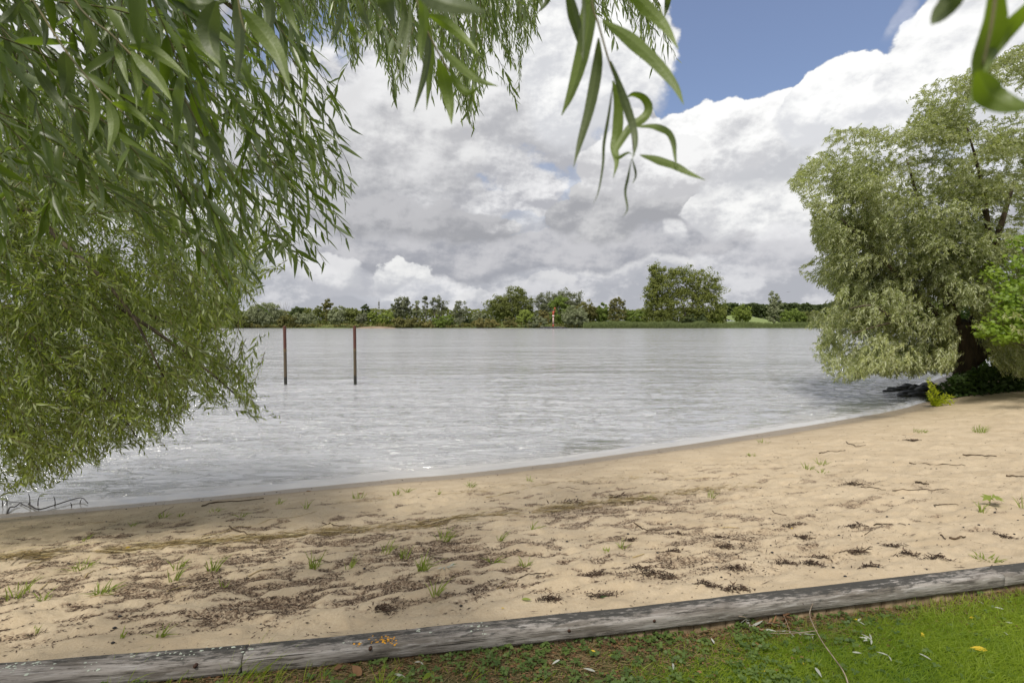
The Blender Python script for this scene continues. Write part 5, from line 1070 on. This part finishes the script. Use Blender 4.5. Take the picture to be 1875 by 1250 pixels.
for k, ((px, py), lab) in enumerate(CL_L):
    z0 = -.3
    for _ in range(6): p = on(px, py, z0); z0 = float(sand_z(p[0], p[1]))
    n_ = 150 if k != 24 else 260; sx_ = .035 + .02 * random.random(); sy_ = .016
    if p[1] > 6: sx_ *= 2.4; sy_ *= 2.4
    x_, y_ = p[0] + RNG.normal(size=n_) * sx_, p[1] + RNG.normal(size=n_) * sy_; P = np.stack([x_, y_, sand_z(x_, y_) + .020 * RNG.random(n_) * np.exp(-((x_ - p[0]) / sx_) ** 2 * .4)], 1)
    th = .1 + RNG.normal(size=n_) * .9; L = (.012 + .035 * RNG.random(n_) ** 2) * (2.0 if p[1] > 6 else 1); V, Fc, a = leaves(P, np.stack([np.cos(th), np.sin(th), RNG.normal(size=n_) * .25], 1), norm(RNG.normal(size=P.shape) * .5 + (0, 0, 1)), L, L * .16 + .002, None, 1)
    o = link('litter_clump', mesh_mixed('litter_clump', V - p, Fc, M_deb, {'v': a}, False), None, lab, 'litter', 'dark litter clumps on the sand'); o.location = p
def ground_hit(px, py):
    z0 = -.4
    for _ in range(8): p = on(px, py, z0); z0 = float(sand_z(p[0], p[1]))
    return p
# sticks and reed stalks
M_reedst = simple('dry_reed', (.30, .22, .10), (.48, .38, .20), 15, .7, .001, detail=3); M_stick = simple('dark_stick', (.045, .032, .020), (.13, .09, .055), 20, .85, .002, detail=3)
ST = [([(370, 926), (395, 918), (440, 917), (483, 912)], .011, 0, 'forked dark branch lying just above the water line'), ([(420, 964), (450, 975), (484, 983)], .008, 0, 'short dark stick crossing the pale reed stalk'), ([(370, 982), (430, 966), (500, 950), (580, 936)], .004, 1, 'long pale reed stalk slanting across the damp sand'),
      ([(50, 1037), (75, 1028), (101, 1019)], .005, 1, 'short bright reed stalk in the wrack at the left'), ([(155, 1056), (185, 1048), (216, 1040)], .004, 1, 'straight pale reed stalk below the wrack band'), ([(165, 1096), (190, 1090), (215, 1084)], .003, 1, 'thin pale stalk in the dark litter field'), ([(306, 1083), (325, 1077), (346, 1073)], .004, 1, 'pale stalk in the middle of the dark litter'),
      ([(72, 1075), (86, 1069), (98, 1063)], .003, 1, 'little pale stalk beside the left grass tuft'), ([(910, 1079), (920, 1073), (937, 1060)], .003, 1, 'thin stalk pointing at the yellow speck'), ([(890, 912), (930, 902), (985, 888), (1040, 876)], .004, 1, 'long straw-coloured reed stalk on the smooth sand'), ([(1020, 893), (1045, 893), (1062, 896)], .004, 0, 'short brown stick on the smooth sand'),
      ([(1160, 957), (1172, 966), (1185, 972), (1212, 971)], .006, 0, 'curved dark twig on the middle sand'), ([(1316, 967), (1340, 966), (1352, 967)], .004, 1, 'straw-coloured stick beside the dark double clump'), ([(1158, 1021), (1170, 1018), (1180, 1015)], .005, 1, 'stubby pale stick in front of the elongated clump'), ([(1536, 1006), (1560, 1010), (1580, 1010), (1598, 1002)], .004, 0, 'long curved stalk on the right sand'),
      ([(1600, 962), (1628, 960), (1658, 962)], .005, 0, 'straight brown stick on the upper right sand'), ([(1738, 986), (1755, 986), (1768, 984)], .008, 0, 'thick short bark piece on the right sand'), ([(1722, 980), (1727, 984), (1731, 988)], .005, 0, 'tiny steep twig left of the bark piece'), ([(1583, 976), (1592, 973), (1604, 968)], .003, 0, 'thin forked twig above the bushy clump'),
      ([(1677, 883), (1688, 886), (1701, 888)], .012, 0, 'short thick grey stick halfway up the right beach'), ([(1634, 899), (1670, 900), (1710, 898), (1740, 893)], .005, 0, 'long gently curved brown stalk on the right beach'), ([(1577, 892), (1600, 893), (1622, 897)], .006, 0, 'dark stick left of the long curved stalk'), ([(1710, 925), (1730, 924), (1755, 925)], .005, 0, 'brown stalk above the small lobed seedling'), ([(1665, 848), (1700, 851), (1740, 852), (1768, 853)], .007, 0, 'long thin brown stick high on the right beach'),
      ([(1763, 833), (1795, 836), (1825, 834)], .011, 0, 'dark frayed stick near the right border of the beach'), ([(1842, 872), (1860, 873), (1880, 874)], .010, 0, 'dark stick cut by the right border'), ([(1500, 830), (1522, 827), (1548, 825)], .009, 0, 'mossy stick above the centre right beach'), ([(1550, 809), (1565, 817), (1585, 816)], .008, 0, 'bent twig left of the black twiggy heap'), ([(290, 945), (300, 936), (318, 926)], .004, 0, 'little forked twig near the left water line'),
      ([(60, 1010), (40, 1022), (20, 1036)], .004, 0, 'dark stalk at the far left above the litter'), ([(590, 957), (610, 962), (635, 964)], .006, 0, 'knobbly root piece on the wrack band'), ([(1190, 861), (1215, 868), (1243, 878)], .004, 1, 'thin reed stalk slanting down to the tip of the reed band'), ([(1248, 876), (1275, 876), (1300, 875)], .004, 1, 'flat pale stalk right of the tip of the reed band'), ([(1414, 935), (1425, 941), (1440, 944)], .004, 0, 'thin dark curved stalk on clean sand'),
      ([(455, 1054), (470, 1047), (500, 1040)], .004, 1, 'pale stalk in front of the dense tuft left of centre'), ([(570, 1030), (590, 1026), (605, 1031)], .004, 0, 'small brown branch in the middle of the litter field'), ([(950, 1060), (975, 1052), (1000, 1047)], .004, 0, 'dry brown stalk beside the withered leaf')]
for pts, r, kd, lab in ST:
    P = np.array([ground_hit(*p) for p in pts]); P[:, 2] += r * 1.0; P = bez(P, 12); P[:, 2] = sand_z(P[:, 0], P[:, 1]) + r * 1.0 + .004 * RNG.random(12); c = P[0].copy()
    V, Fc = tube(P - c, np.linspace(r, r * .55, 12) * (1 + .15 * RNG.normal(size=12) * (1 - kd)), 6); o = link('reed_stalk' if kd else 'stick', mesh_mixed('stick', V, Fc, M_reedst if kd else M_stick), None, lab, 'stalk' if kd else 'stick', 'sticks and stalks washed up on the beach'); o.location = c
# branch in the shallow water, lower left
dw = on(20, 930, WATER); dwr = thing('driftwood_branch', dw, 'bare dark branch with upright side twigs lying in the shallow water at the lower left', 'branch')
def wline(pts, r, name):
    P = np.array([on(a, b, WATER + .02) + (0, 0, h) for a, b, h in pts]); P = bez(P, 14); V, Fc = tube(P, np.linspace(r, r * .5, 14), 6); childm(name, dwr, V, Fc, M_wet_twig)
wline([(52, 922, .0), (70, 932, .0), (95, 927, .01), (130, 917, .02), (150, 914, .03), (161, 921, .0)], .012, 'stem')
wline([(12, 940, -.02), (18, 931, .02), (28, 927, .0), (36, 923, .02)], .014, 'side_twig'); wline([(38, 921, 0), (46, 925, .0), (56, 930, 0)], .009, 'side_twig'); wline([(10, 917, 0), (30, 919, 0), (56, 920, 0)], .007, 'side_twig')
for a, b, h in ((54, 925, .20), (69, 925, .16), (100, 926, .16), (4, 926, .12), (12, 924, .12), (146, 922, .08), (130, 928, .07)):
    p = on(a, b, WATER); V, Fc = tube(bez([p + (0, 0, -.05), p + (.01, 0, h * .5), p + (.035 if a in (69, 146) else -.01, 0, h)], 6), np.linspace(.009, .004, 6), 5); childm('side_twig', dwr, V, Fc, M_wet_twig)

# ------------------------------------------------------------------ grass tufts on the beach
def blades(cx_, cy_, z_, n_, hmin, hmax, spread, w, lean=(.15, 0), lay=.5):
    a = RNG.uniform(0, 2 * pi, n_); r = spread * np.sqrt(RNG.random(n_)); B = np.stack([cx_ + r * np.cos(a), cy_ + r * np.sin(a), np.broadcast_to(z_, (n_,))], 1); h = RNG.uniform(hmin, hmax, n_)
    o_ = np.stack([np.cos(a), np.sin(a)], 1) * (lay * RNG.random((n_, 1))) + np.array(lean) + RNG.normal(size=(n_, 2)) * .15; D_ = np.concatenate([o_ * h[:, None], h[:, None]], 1)
    return blade_mesh(B, D_, np.full(n_, w), o_ * h[:, None] * .8)
def blade_mesh(B, D_, w, sag):
    n_ = len(B); sd = norm(np.cross(D_, RNG.normal(size=D_.shape))); t = np.array([0, .45, .8, 1.0]); ww = np.array([1, .85, .5, .0]); V = []
    for k in range(3):
        c = B + D_ * t[k]; c[:, :2] += sag * t[k] ** 2; c[:, 2] -= np.linalg.norm(sag, axis=1) * .45 * t[k] ** 2; V += [c - sd * (w * ww[k] / 2)[:, None], c + sd * (w * ww[k] / 2)[:, None]]
    c = B + D_; c[:, :2] += sag; c[:, 2] -= np.linalg.norm(sag, axis=1) * .45; V.append(c); V = np.stack(V, 1).reshape(-1, 3)
    f = np.array([(0, 1, 3, 2), (2, 3, 5, 4), (4, 5, 6, 6)]); return V, (f[None] + (np.arange(n_) * 7)[:, None, None]).reshape(-1, 4), np.repeat(RNG.random(n_), 7)
TU = [((25, 1090), 26, .09, .09, 'spreading grass tuft at the left border below the reed band'), ((150, 1040), 34, .06, .06, 'bright green tuft inside the reed band at the left'), ((185, 1085), 30, .07, .06, 'grey-green tuft with flat leaves in the dark litter'), ((78, 1098), 10, .05, .04, 'small yellow-green sprout right of the spreading tuft'), ((325, 1040), 14, .08, .04, 'loose pale tuft near the middle of the left litter field'), ((390, 1045), 18, .09, .03, 'upright tuft of a few broad blades in the litter'), ((575, 1040), 20, .12, .03, 'tall narrow tuft in the left centre of the beach'),
      ((318, 1062), 10, .08, .03, 'thin tuft below the loose pale one'), ((410, 1075), 6, .07, .02, 'three-bladed sprout right of the pale stalk'), ((293, 1165), 16, .06, .02, 'small bright tuft just above the left beam'), ((222, 1168), 6, .05, .015, 'tiny sprout above the left beam'), ((60, 1160), 6, .04, .02, 'tiny green sprout in the lower left litter'), ((300, 947), 14, .06, .05, 'green tuft on the damp sand near the left water line'), ((330, 944), 8, .05, .03, 'small tuft beside the damp-sand tuft'),
      ((393, 936), 10, .05, .05, 'low tuft below the forked branch'), ((156, 988), 8, .06, .03, 'little lime-green sprout on the smooth left sand'), ((655, 912), 14, .09, .08, 'green grass line on a mossy streak left of centre'), ((725, 905), 18, .06, .07, 'low green patch near the waterside of the beach'), ((745, 900), 10, .07, .03, 'upright sprout beside the low green patch'), ((863, 890), 20, .07, .05, 'dense small tuft on the upper smooth sand'), ((803, 905), 6, .08, .015, 'single green sprout on the smooth sand'),
      ((812, 990), 22, .12, .05, 'loose tall tuft in the centre of the beach'), ((773, 1045), 26, .12, .03, 'tallest green tuft standing in the dark litter'), ((740, 1020), 14, .08, .04, 'short wide tuft left of the tall centre tuft'), ((705, 1010), 12, .10, .05, 'sparse yellowish tuft in dark litter'), ((915, 990), 10, .09, .02, 'narrow tuft right of the withered white leaf'), ((903, 1030), 12, .07, .03, 'fan-shaped tuft in front of the withered leaf'), ((978, 970), 12, .08, .03, 'small tuft on the litter streak right of centre'), ((960, 1035), 16, .05, .04, 'dark green clover-like tuft right of the centre'),
      ((1112, 1012), 16, .03, .06, 'flat bright green sprig lying on clean sand'), ((797, 1090), 12, .09, .02, 'sprout growing out of a dark mound near the beam'), ((1184, 913), 34, .035, .08, 'green cushion at the right end of the reed band'), ((1302, 910), 8, .10, .04, 'spiky tuft right of the green cushion'), ((1480, 858), 16, .10, .06, 'grey-green tuft in the middle right of the beach'), ((1505, 850), 22, .08, .06, 'dense dark tuft beside the grey-green one'), ((1508, 866), 12, .06, .06, 'low sprig below the dense dark tuft'), ((1793, 792), 30, .16, .10, 'vivid green tuft high on the right beach'),
      ((1684, 791), 24, .08, .10, 'olive cushion above the black twiggy heap'), ((1798, 938), 10, .10, .03, 'thin pale sprout below the lobed seedling'), ((1875, 930), 12, .12, .04, 'green blades at the right border of the sand'), ((1808, 1023), 24, .035, .07, 'creeping green weed touching the beam at the right'), ((510, 922), 8, .07, .05, 'faint sprout below the waterline branch'), ((1140, 1003), 8, .07, .02, 'little weed left of the flat green sprig'), ((1376, 834), 18, .05, .05, 'round green cushion near the water in the right half'), ((1400, 810), 12, .07, .10, 'dark green strand close to the water edge'),
      ((440, 945), 8, .07, .04, 'sparse sprout on the damp sand'), ((560, 930), 10, .10, .04, 'long-bladed sprout near the pale reed stalk'), ((240, 962), 8, .05, .04, 'weak yellow sprout on the left damp sand'), ((970, 880), 10, .06, .04, 'faint sprout on the upper smooth sand'), ((640, 1040), 8, .08, .04, 'thin blades in the litter left of the tall tuft')]
for (px, py), nb, h, sp, lab in TU:
    p = ground_hit(px, py); far_ = 1.0 if p[1] < 6 else 1.0 + (p[1] - 6) * .05
    V, Fc, a = blades(p[0], p[1], p[2] - .004, int(nb * 1.3), h * .6, h * 1.3, sp * far_, .0055 + .0006 * p[1], lay=.9 if h < .08 else .4)
    o = link('grass_tuft', mesh_mixed('grass_tuft', V - p, Fc, M_tuft, {'v': a}), None, lab, 'grass tuft', 'grass tufts on the beach'); o.location = p
# lobed seedling and withered pale sprig
p = ground_hit(1812, 925); sd_ = thing('seedling', p, 'small dark seedling with drooping lobed leaves on the right sand', 'seedling')
V, Fc = tube([p, p + (.01, 0, .10)], [.003, .002], 5); childm('stem', sd_, V, Fc, M_twig)
V, Fc, a = lobed(np.repeat((p + (.01, 0, .10))[None], 3, 0), np.array([(-1, -.3, -.3), (1, -.2, -.35), (.2, -1, -.1)]), np.array([(0, -.4, 1.), (0, -.4, 1), (0, -.4, 1)]), np.full(3, .12), np.array([.3, .5, .6])); childm('foliage', sd_, V, Fc, M_tuft, {'v': a})
M_pale = leaf_mat('withered_pale_leaf', (.28, .29, .25), (.42, .43, .38), None, .8, .1); M_yel = leaf_mat('yellow_leaf', (.55, .36, .02), (.62, .45, .04), None, .6, .25); M_brn = leaf_mat('brown_leaf', (.10, .050, .022), (.24, .13, .06), None, .8, .1)
p = ground_hit(815, 1040); wp = thing('willow_sprig', p, 'withered sprig with pale silvery leaves lying in the dark litter', 'sprig')
for k in range(5):
    V, Fc, a = leaves((p + (.012 * k - .02, .004 * k, .008))[None], np.array([[cos(-2.2 + .75 * k), sin(-2.2 + .75 * k), .15]]), np.array([[.1, -.2, 1.]]), np.array([.055]), np.array([.011]), None, 2); childm('leaf', wp, V, Fc, M_pale, {'v': a})
V, Fc, a = leaves((p + (.04, .03, .008))[None], np.array([[.9, .3, .1]]), np.array([[0, 0, 1.]]), np.array([.05]), np.array([.012]), None, 2); childm('leaf', wp, V, Fc, M_under, {'v': a})
ex_leaf = [((688, 1003 - 3), M_yel, 'yellow leaf on the wrack at the left', .05), ((230, 1003), M_yel, 'bright yellow leaf on the reed band at the left', .07), ((918, 1113 + 1), M_yel, 'tiny yellow petal above the beam', .02), ((1448, 968), M_yel, 'pale yellow leaf on clean sand', .03), ((655, 903 + 1), M_brn, 'rust-brown leaf on the damp sand', .09), ((560, 900), M_brn, 'brown leaf close to the water edge', .09), ((1098, 1094), M_under, 'green leaf lying against the beam left of the mossy clump', .08), ((955, 1098), M_tuft, 'narrow green leaf on sand just above the beam', .06)]
ex_leaf[0] = ((1010, 1097), M_pale, 'pale dry leaf stuck upright in the brown litter pile', .03)
for (px, py), mm, lab, L in ex_leaf:
    p = ground_hit(px, py); th = random.uniform(-.5, .5); V, Fc, a = leaves(np.zeros((1, 3)), np.array([[cos(th), sin(th), .12]]), np.array([[.2, -.35, 1.]]), np.array([L]), np.array([L * .32]), np.array([[0, 0, -.1 * L]]), 2); o = link('fallen_leaf', mesh_mixed('fallen_leaf', V, Fc, mm, {'v': a}), None, lab, 'leaf', 'single fallen leaves on the sand'); o.location = p + (0, 0, .006)

# ------------------------------------------------------------------ lawn vegetation
def lawn_scatter(n_, prob, dmax=.95, x0=-2.6, x1=4.6):
    xs_, ds_, c = [], [], 0
    for _ in range(60):
        x_ = RNG.uniform(x0, x1, n_ * 2); d_ = RNG.uniform(0, dmax, n_ * 2); y_ = edge_y(x_) - .10 - d_; px, py, f = project(np.stack([x_, y_, lawn_z(x_, y_)], 1)); k = (RNG.random(n_ * 2) < prob(x_, y_, d_)) & (py < 1420) & (f > .5)
        xs_.append(x_[k]); ds_.append(d_[k]); c += k.sum()
        if c >= n_: break
    x_ = np.concatenate(xs_)[:n_]; d_ = np.concatenate(ds_)[:n_]; return x_, edge_y(x_) - .10 - d_, d_
def gp(x, y, d): return np.clip((green_amount(x, y) - .15) * 1.15, .03, 1) * (.25 + .9 * fbm(x * 6, y * 6, 3, 701)) * (.35 + .65 * sstep(d, .03, .2))
x_, y_, d_ = lawn_scatter(64000, gp); n_ = len(x_); h = (.022 + .036 * RNG.random(n_)) * (.8 + .5 * sstep(x_, 1.2, 2.6)) * (.7 + .6 * fbm(x_ * 5, y_ * 5, 2, 711)); o_ = RNG.normal(size=(n_, 2)) * .42 + np.array([.25, .05])
B_ = np.stack([x_, y_, lawn_z(x_, y_) - .004], 1); V, Fc, a = blade_mesh(B_, np.concatenate([o_ * h[:, None], h[:, None]], 1), .0022 + .0018 * RNG.random(n_), o_ * h[:, None] * .9)
a = np.clip(a * .6 + .5 * np.repeat(fbm(x_ * 4, y_ * 4, 2, 721), 7), 0, 1); link('grass', mesh_mixed('grass', V, Fc, M_grass, {'v': a}), None, 'short bright green grass in front of the timber beam', 'grass', None, 'stuff')
# behind the camera and to the sides: sparser grass
x_ = RNG.uniform(-7, 9, 30000); y_ = edge_y(x_) - 1.1 - RNG.random(30000) * 4; n_ = len(x_); h = .04 + .04 * RNG.random(n_); o_ = RNG.normal(size=(n_, 2)) * .4; V, Fc, a = blade_mesh(np.stack([x_, y_, lawn_z(x_, y_)], 1), np.concatenate([o_ * h[:, None], h[:, None]], 1), np.full(n_, .006), o_ * h[:, None])
link('grass', mesh_mixed('grass', V, Fc, M_grass, {'v': a}), None, 'grass of the lawn around and behind the viewpoint', 'grass', None, 'stuff')
# dry straw in the shady strip along the beam
x_, y_, d_ = lawn_scatter(15000, lambda x, y, d: (sstep(d, .34, .02) * .8 + .12 * (1 - green_amount(x, y))) * (.2 + fbm(x * 5, y * 9, 3, 731)), .5); n_ = len(x_)
th = RNG.uniform(0, 2 * pi, n_); L = .03 + .07 * RNG.random(n_) ** 2; D_ = np.stack([np.cos(th) * L, np.sin(th) * L * .6, .25 * L * RNG.random(n_)], 1); V, Fc, a = blade_mesh(np.stack([x_, y_, lawn_z(x_, y_) + .012 * RNG.random(n_)], 1), D_, np.full(n_, .0022), D_[:, :2] * .15 * RNG.normal(size=(n_, 1)))
link('straw', mesh_mixed('straw', V, Fc, M_straw, {'v': a}), None, 'dry straw and dead grass along the foot of the timber beam', 'straw', None, 'stuff')
# clover and small broad weeds
M_clov = leaf_mat('weed_leaf', (.055, .095, .022), (.14, .20, .045), None, .55, .35)
x_, y_, d_ = lawn_scatter(1700, lambda x, y, d: (.18 + .6 * sstep(fbm(x * 4, y * 4, 3, 741), .45, .6)) * sstep(x, -1.2, .2) * sstep(x + d, 2.6, 1.2) + .03, .8); n_ = len(x_); k3 = 3
C = np.repeat(np.stack([x_, y_, lawn_z(x_, y_) + .010 + .03 * RNG.random(n_)], 1), k3, 0); th = np.repeat(RNG.random(n_) * 6.3, k3) + np.tile(np.arange(k3) * 2.09, n_); D_ = np.stack([np.cos(th), np.sin(th), .25 * RNG.normal(size=len(th))], 1); L = np.repeat(.012 + .016 * RNG.random(n_), k3)
V, Fc, a = leaves(C, D_, norm(RNG.normal(size=C.shape) * .3 + (0, -.25, 1)), L, L * .72, None, 1, np.repeat(RNG.random(n_), k3)); link('weeds', mesh_mixed('weeds', V, Fc, M_clov, {'v': a}, False), None, 'clover and small broad-leaved weeds below the middle of the beam', 'weeds', None, 'stuff')
# brown crumbs of dead leaf in the strip
x_, y_, d_ = lawn_scatter(7000, lambda x, y, d: (sstep(d, .45, .0) * .6 + .25 * (1 - green_amount(x, y))), .7); n_ = len(x_); th = RNG.uniform(0, 6.3, n_); L = .006 + .022 * RNG.random(n_) ** 2
V, Fc, a = leaves(np.stack([x_, y_, lawn_z(x_, y_) + .006 + .012 * RNG.random(n_)], 1), np.stack([np.cos(th), np.sin(th), th * 0], 1), norm(RNG.normal(size=(n_, 3)) * .4 + (0, 0, 1)), L, L * .5, None, 1); link('leaf_litter', mesh_mixed('leaf_litter', V, Fc, M_brn, {'v': a}, False), None, 'brown crumbled leaves on the bare soil along the beam', 'litter', None, 'stuff')
# long grass tufts leaning over the beam
def lawn_hit(px, py):
    z0 = -.06
    for _ in range(5): p = on(px, py, z0); z0 = float(lawn_z(p[0], p[1]))
    return p
LG = [((440, 1250), 70, .20, .16, 'thick clump of long grass leaning over the joint of the two left beams'), ((215, 1262), 26, .19, .10, 'long arching grass in front of the left beam'), ((490, 1262), 26, .17, .09, 'tall thin grass blades right of the beam joint'), ((560, 1250), 22, .13, .08, 'short clump of long grass between the joint and the orange lichen'), ((700, 1262), 26, .18, .06, 'grass blades standing in front of the orange lichen'), ((330, 1262), 34, .12, .14, 'low grass clump below the left beam end'), ((595, 1240), 14, .12, .05, 'few blades rising left of the orange lichen'),
      ((860, 1240), 16, .09, .05, 'small blades in the weeds below the middle beam'), ((1780, 1105), 60, .10, .14, 'lush broad grass below the right end of the beam'), ((1720, 1110), 40, .09, .10, 'bright grass clump left of the lush grass by the beam'), ((1690, 1130), 14, .14, .03, 'upright thin blades below the last bolt')]
for (px, py), nb, h, sp, lab in LG:
    p = lawn_hit(px, py); V, Fc, a = blades(p[0], p[1], p[2] - .005, int(nb * .75), h * .35, h * .78, sp * .6, .0040, (.30, .22), .5); o = link('long_grass', mesh_mixed('long_grass', V - p, Fc, M_grass, {'v': a}), None, lab, 'grass clump', 'clumps of long grass along the beam'); o.location = p
# fallen leaves on the lawn
FL = [((1595, 1182), 'star of pale willow leaves on the bright grass', 5, 0, .055), ((1492, 1232), 'long pale blue-green leaf near the bent twig', 1, 0, .075), ((1560, 1204), 'small pale leaf upright in the grass', 1, 0, .045), ((1626, 1210), 'grey-green leaf pair in the middle of the lawn', 2, 0, .05), ((1682, 1206), 'grey leaf right of the leaf pair', 1, 0, .06), ((1808, 1201), 'long yellow leaf on the right lawn', 1, 1, .075), ((1690, 1168), 'orange-yellow leaf in the middle of the lawn', 1, 1, .045), ((1692, 1177), 'short yellow leaf just below the orange-yellow one', 1, 1, .03), ((1775, 1140), 'small yellow leaf on the bright lawn', 1, 1, .03), ((1570, 1146), 'pale leaf with a yellow one on top near the straw', 2, 0, .045), ((1570, 1143), 'small yellow leaf resting on the pale leaf', 1, 1, .025),
      ((1458, 1232), 'broad yellow-green leaf at the bottom of the lawn', 1, 2, .05), ((1405, 1236), 'small orange leaf standing in the grass at the bottom', 1, 1, .03), ((1468, 1222), 'tiny orange leaf beside the broad leaf', 1, 1, .02), ((1745, 1095), 'white curved leaf right of the boards', 1, 0, .055), ((1790, 1098 + 10), 'pale dry leaf right of the white curved leaf', 1, 0, .04), ((1845, 1172), 'white small leaf on the right lawn', 1, 0, .03), ((1820, 1120), 'pale leaf close to the right grass clump', 1, 0, .045), ((1860, 1095), 'brown oak-like leaf near the right end of the beam', 1, 3, .05), ((1600, 1139), 'brown leaf on the lawn next to a dry stalk', 1, 3, .045), ((1855, 1150), 'bluish leaf near the right border', 1, 0, .04),
      ((1025, 1218), 'pale willow leaf on the soil below the middle beam', 1, 0, .055), ((1090, 1240), 'narrow grey leaf at the bottom of the soil strip', 1, 0, .06), ((1232, 1224), 'long narrow pale leaf in the weeds', 1, 0, .055), ((1308, 1188), 'pale leaf on the green edge below the beam', 1, 0, .05), ((1128, 1212), 'yellowish dry leaf in the clover', 1, 2, .04), ((1090, 1203), 'round orange-brown leaf in the clover', 1, 1, .026), ((722, 1245), 'grey-green leaf at the bottom left of the soil strip', 1, 0, .06), ((790, 1244), 'lime-yellow leaf at the bottom centre', 1, 2, .055), ((662, 1243), 'large curled brown leaf at the bottom left', 1, 3, .065), ((612, 1230), 'dark brown curled leaf left of the large one', 1, 3, .045), ((876, 1190), 'upright brown leaf leaning on the beam', 1, 3, .05), ((1388, 1158), 'tan leaf near the dead twigs', 1, 3, .04), ((770, 1222), 'pale grey seed head in the dead leaves', 2, 0, .03)]
for (px, py), lab, k, kd, L in FL:
    p = lawn_hit(px, py); mm = (M_pale, M_yel, M_grass, M_brn)[kd]; th0 = random.uniform(0, 6.3); n3 = k; th = th0 + np.arange(n3) * (.75 if k > 2 else 2.0); D_ = np.stack([np.cos(th), np.sin(th) * .8, np.full(n3, .10)], 1)
    wd = {0: .20, 1: .34, 2: .42, 3: .62}[kd]; V, Fc, a = leaves(np.zeros((n3, 3)), D_, np.tile([[random.uniform(-.3, .3), -.5, 1.]], (n3, 1)), np.full(n3, L), np.full(n3, L * wd), np.tile([[0, 0, .25 * L if kd == 3 else -.1 * L]], (n3, 1)), 2)
    if k > 2:
        r_ = thing('willow_sprig', p + (0, 0, .035), lab, 'sprig')
        for i in range(n3): s_ = slice(i * 11, i * 11 + 11); f_ = Fc[i * 8:(i + 1) * 8] - i * 11; link('leaf', mesh_mixed('leaf', V[s_], f_, mm, {'v': a[s_]}), r_)
    else: o = link('fallen_leaf', mesh_mixed('fallen_leaf', V, Fc, mm, {'v': a}), None, lab, 'leaf', 'single fallen leaves on the lawn'); o.location = p + (0, 0, .03 if kd < 3 else .02)
# dead twig with shrivelled leaves and the long bent pale twig
p = lawn_hit(1400, 1150); dtw = thing('dead_twig', p, 'dead twig with curled silvery brown leaves lying against the beam', 'twig')
for pts in ([(1308, 1095, .085), (1330, 1105, .07), (1350, 1130, .04), (1400, 1160, .02), (1450, 1165, .03), (1490, 1175, .03)], [(1405, 1110, .05), (1430, 1135, .04), (1450, 1170, .02)], [(1390, 1125, .02), (1420, 1150, .02), (1470, 1160, .02)], [(1350, 1130, .02), (1390, 1150, .03), (1440, 1150, .03)]):
    P = np.array([lawn_hit(a_, b_) + (0, 0, h) for a_, b_, h in pts]); P[:, 1] = np.minimum(P[:, 1], edge_y(P[:, 0]) - BW - .01); P = bez(P, 14); V, Fc = tube(P, np.linspace(.0028, .0012, 14), 5); childm('stem', dtw, V, Fc, M_dead)
    lv = twig_leaves(P[None], 24, np.array([.042]), .20, 1.0, .1, (0, -.1, .1), .35); V, Fc, a = leaves(*lv, 2); childm('leaves', dtw, V, Fc, M_pale if len(pts) != 3 else M_brn, {'v': a}, kind='stuff')
p = lawn_hit(1482, 1160); lt = thing('bent_twig', p, 'long pale bent twig rising from the dead leaves across the lawn to the bottom edge', 'twig')
P = bez(np.array([lawn_hit(a_, b_) + (0, 0, h) for a_, b_, h in ((1488, 1135, .10), (1482, 1150, .09), (1486, 1165, .08), (1505, 1195, .06), (1525, 1220, .05), (1546, 1252, .05), (1560, 1290, .03))]), 22); V, Fc = tube(P, np.linspace(.0022, .0034, 22), 6); childm('stem', lt, V, Fc, M_dead)
P = bez(np.array([lawn_hit(a_, b_) + (0, 0, h) for a_, b_, h in ((1400, 1165, .02), (1450, 1172, .04), (1496, 1178, .07))]), 10); V, Fc = tube(P, np.linspace(.0016, .0022, 10), 5); childm('side_twig', lt, V, Fc, M_dead)
print('BUILD done', sum(len(o.data.loop_triangles) or sum(len(p.vertices) - 2 for p in o.data.polygons) if False else len(o.data.loops) - 2 * len(o.data.polygons) for o in bpy.data.objects if o.type == 'MESH'))
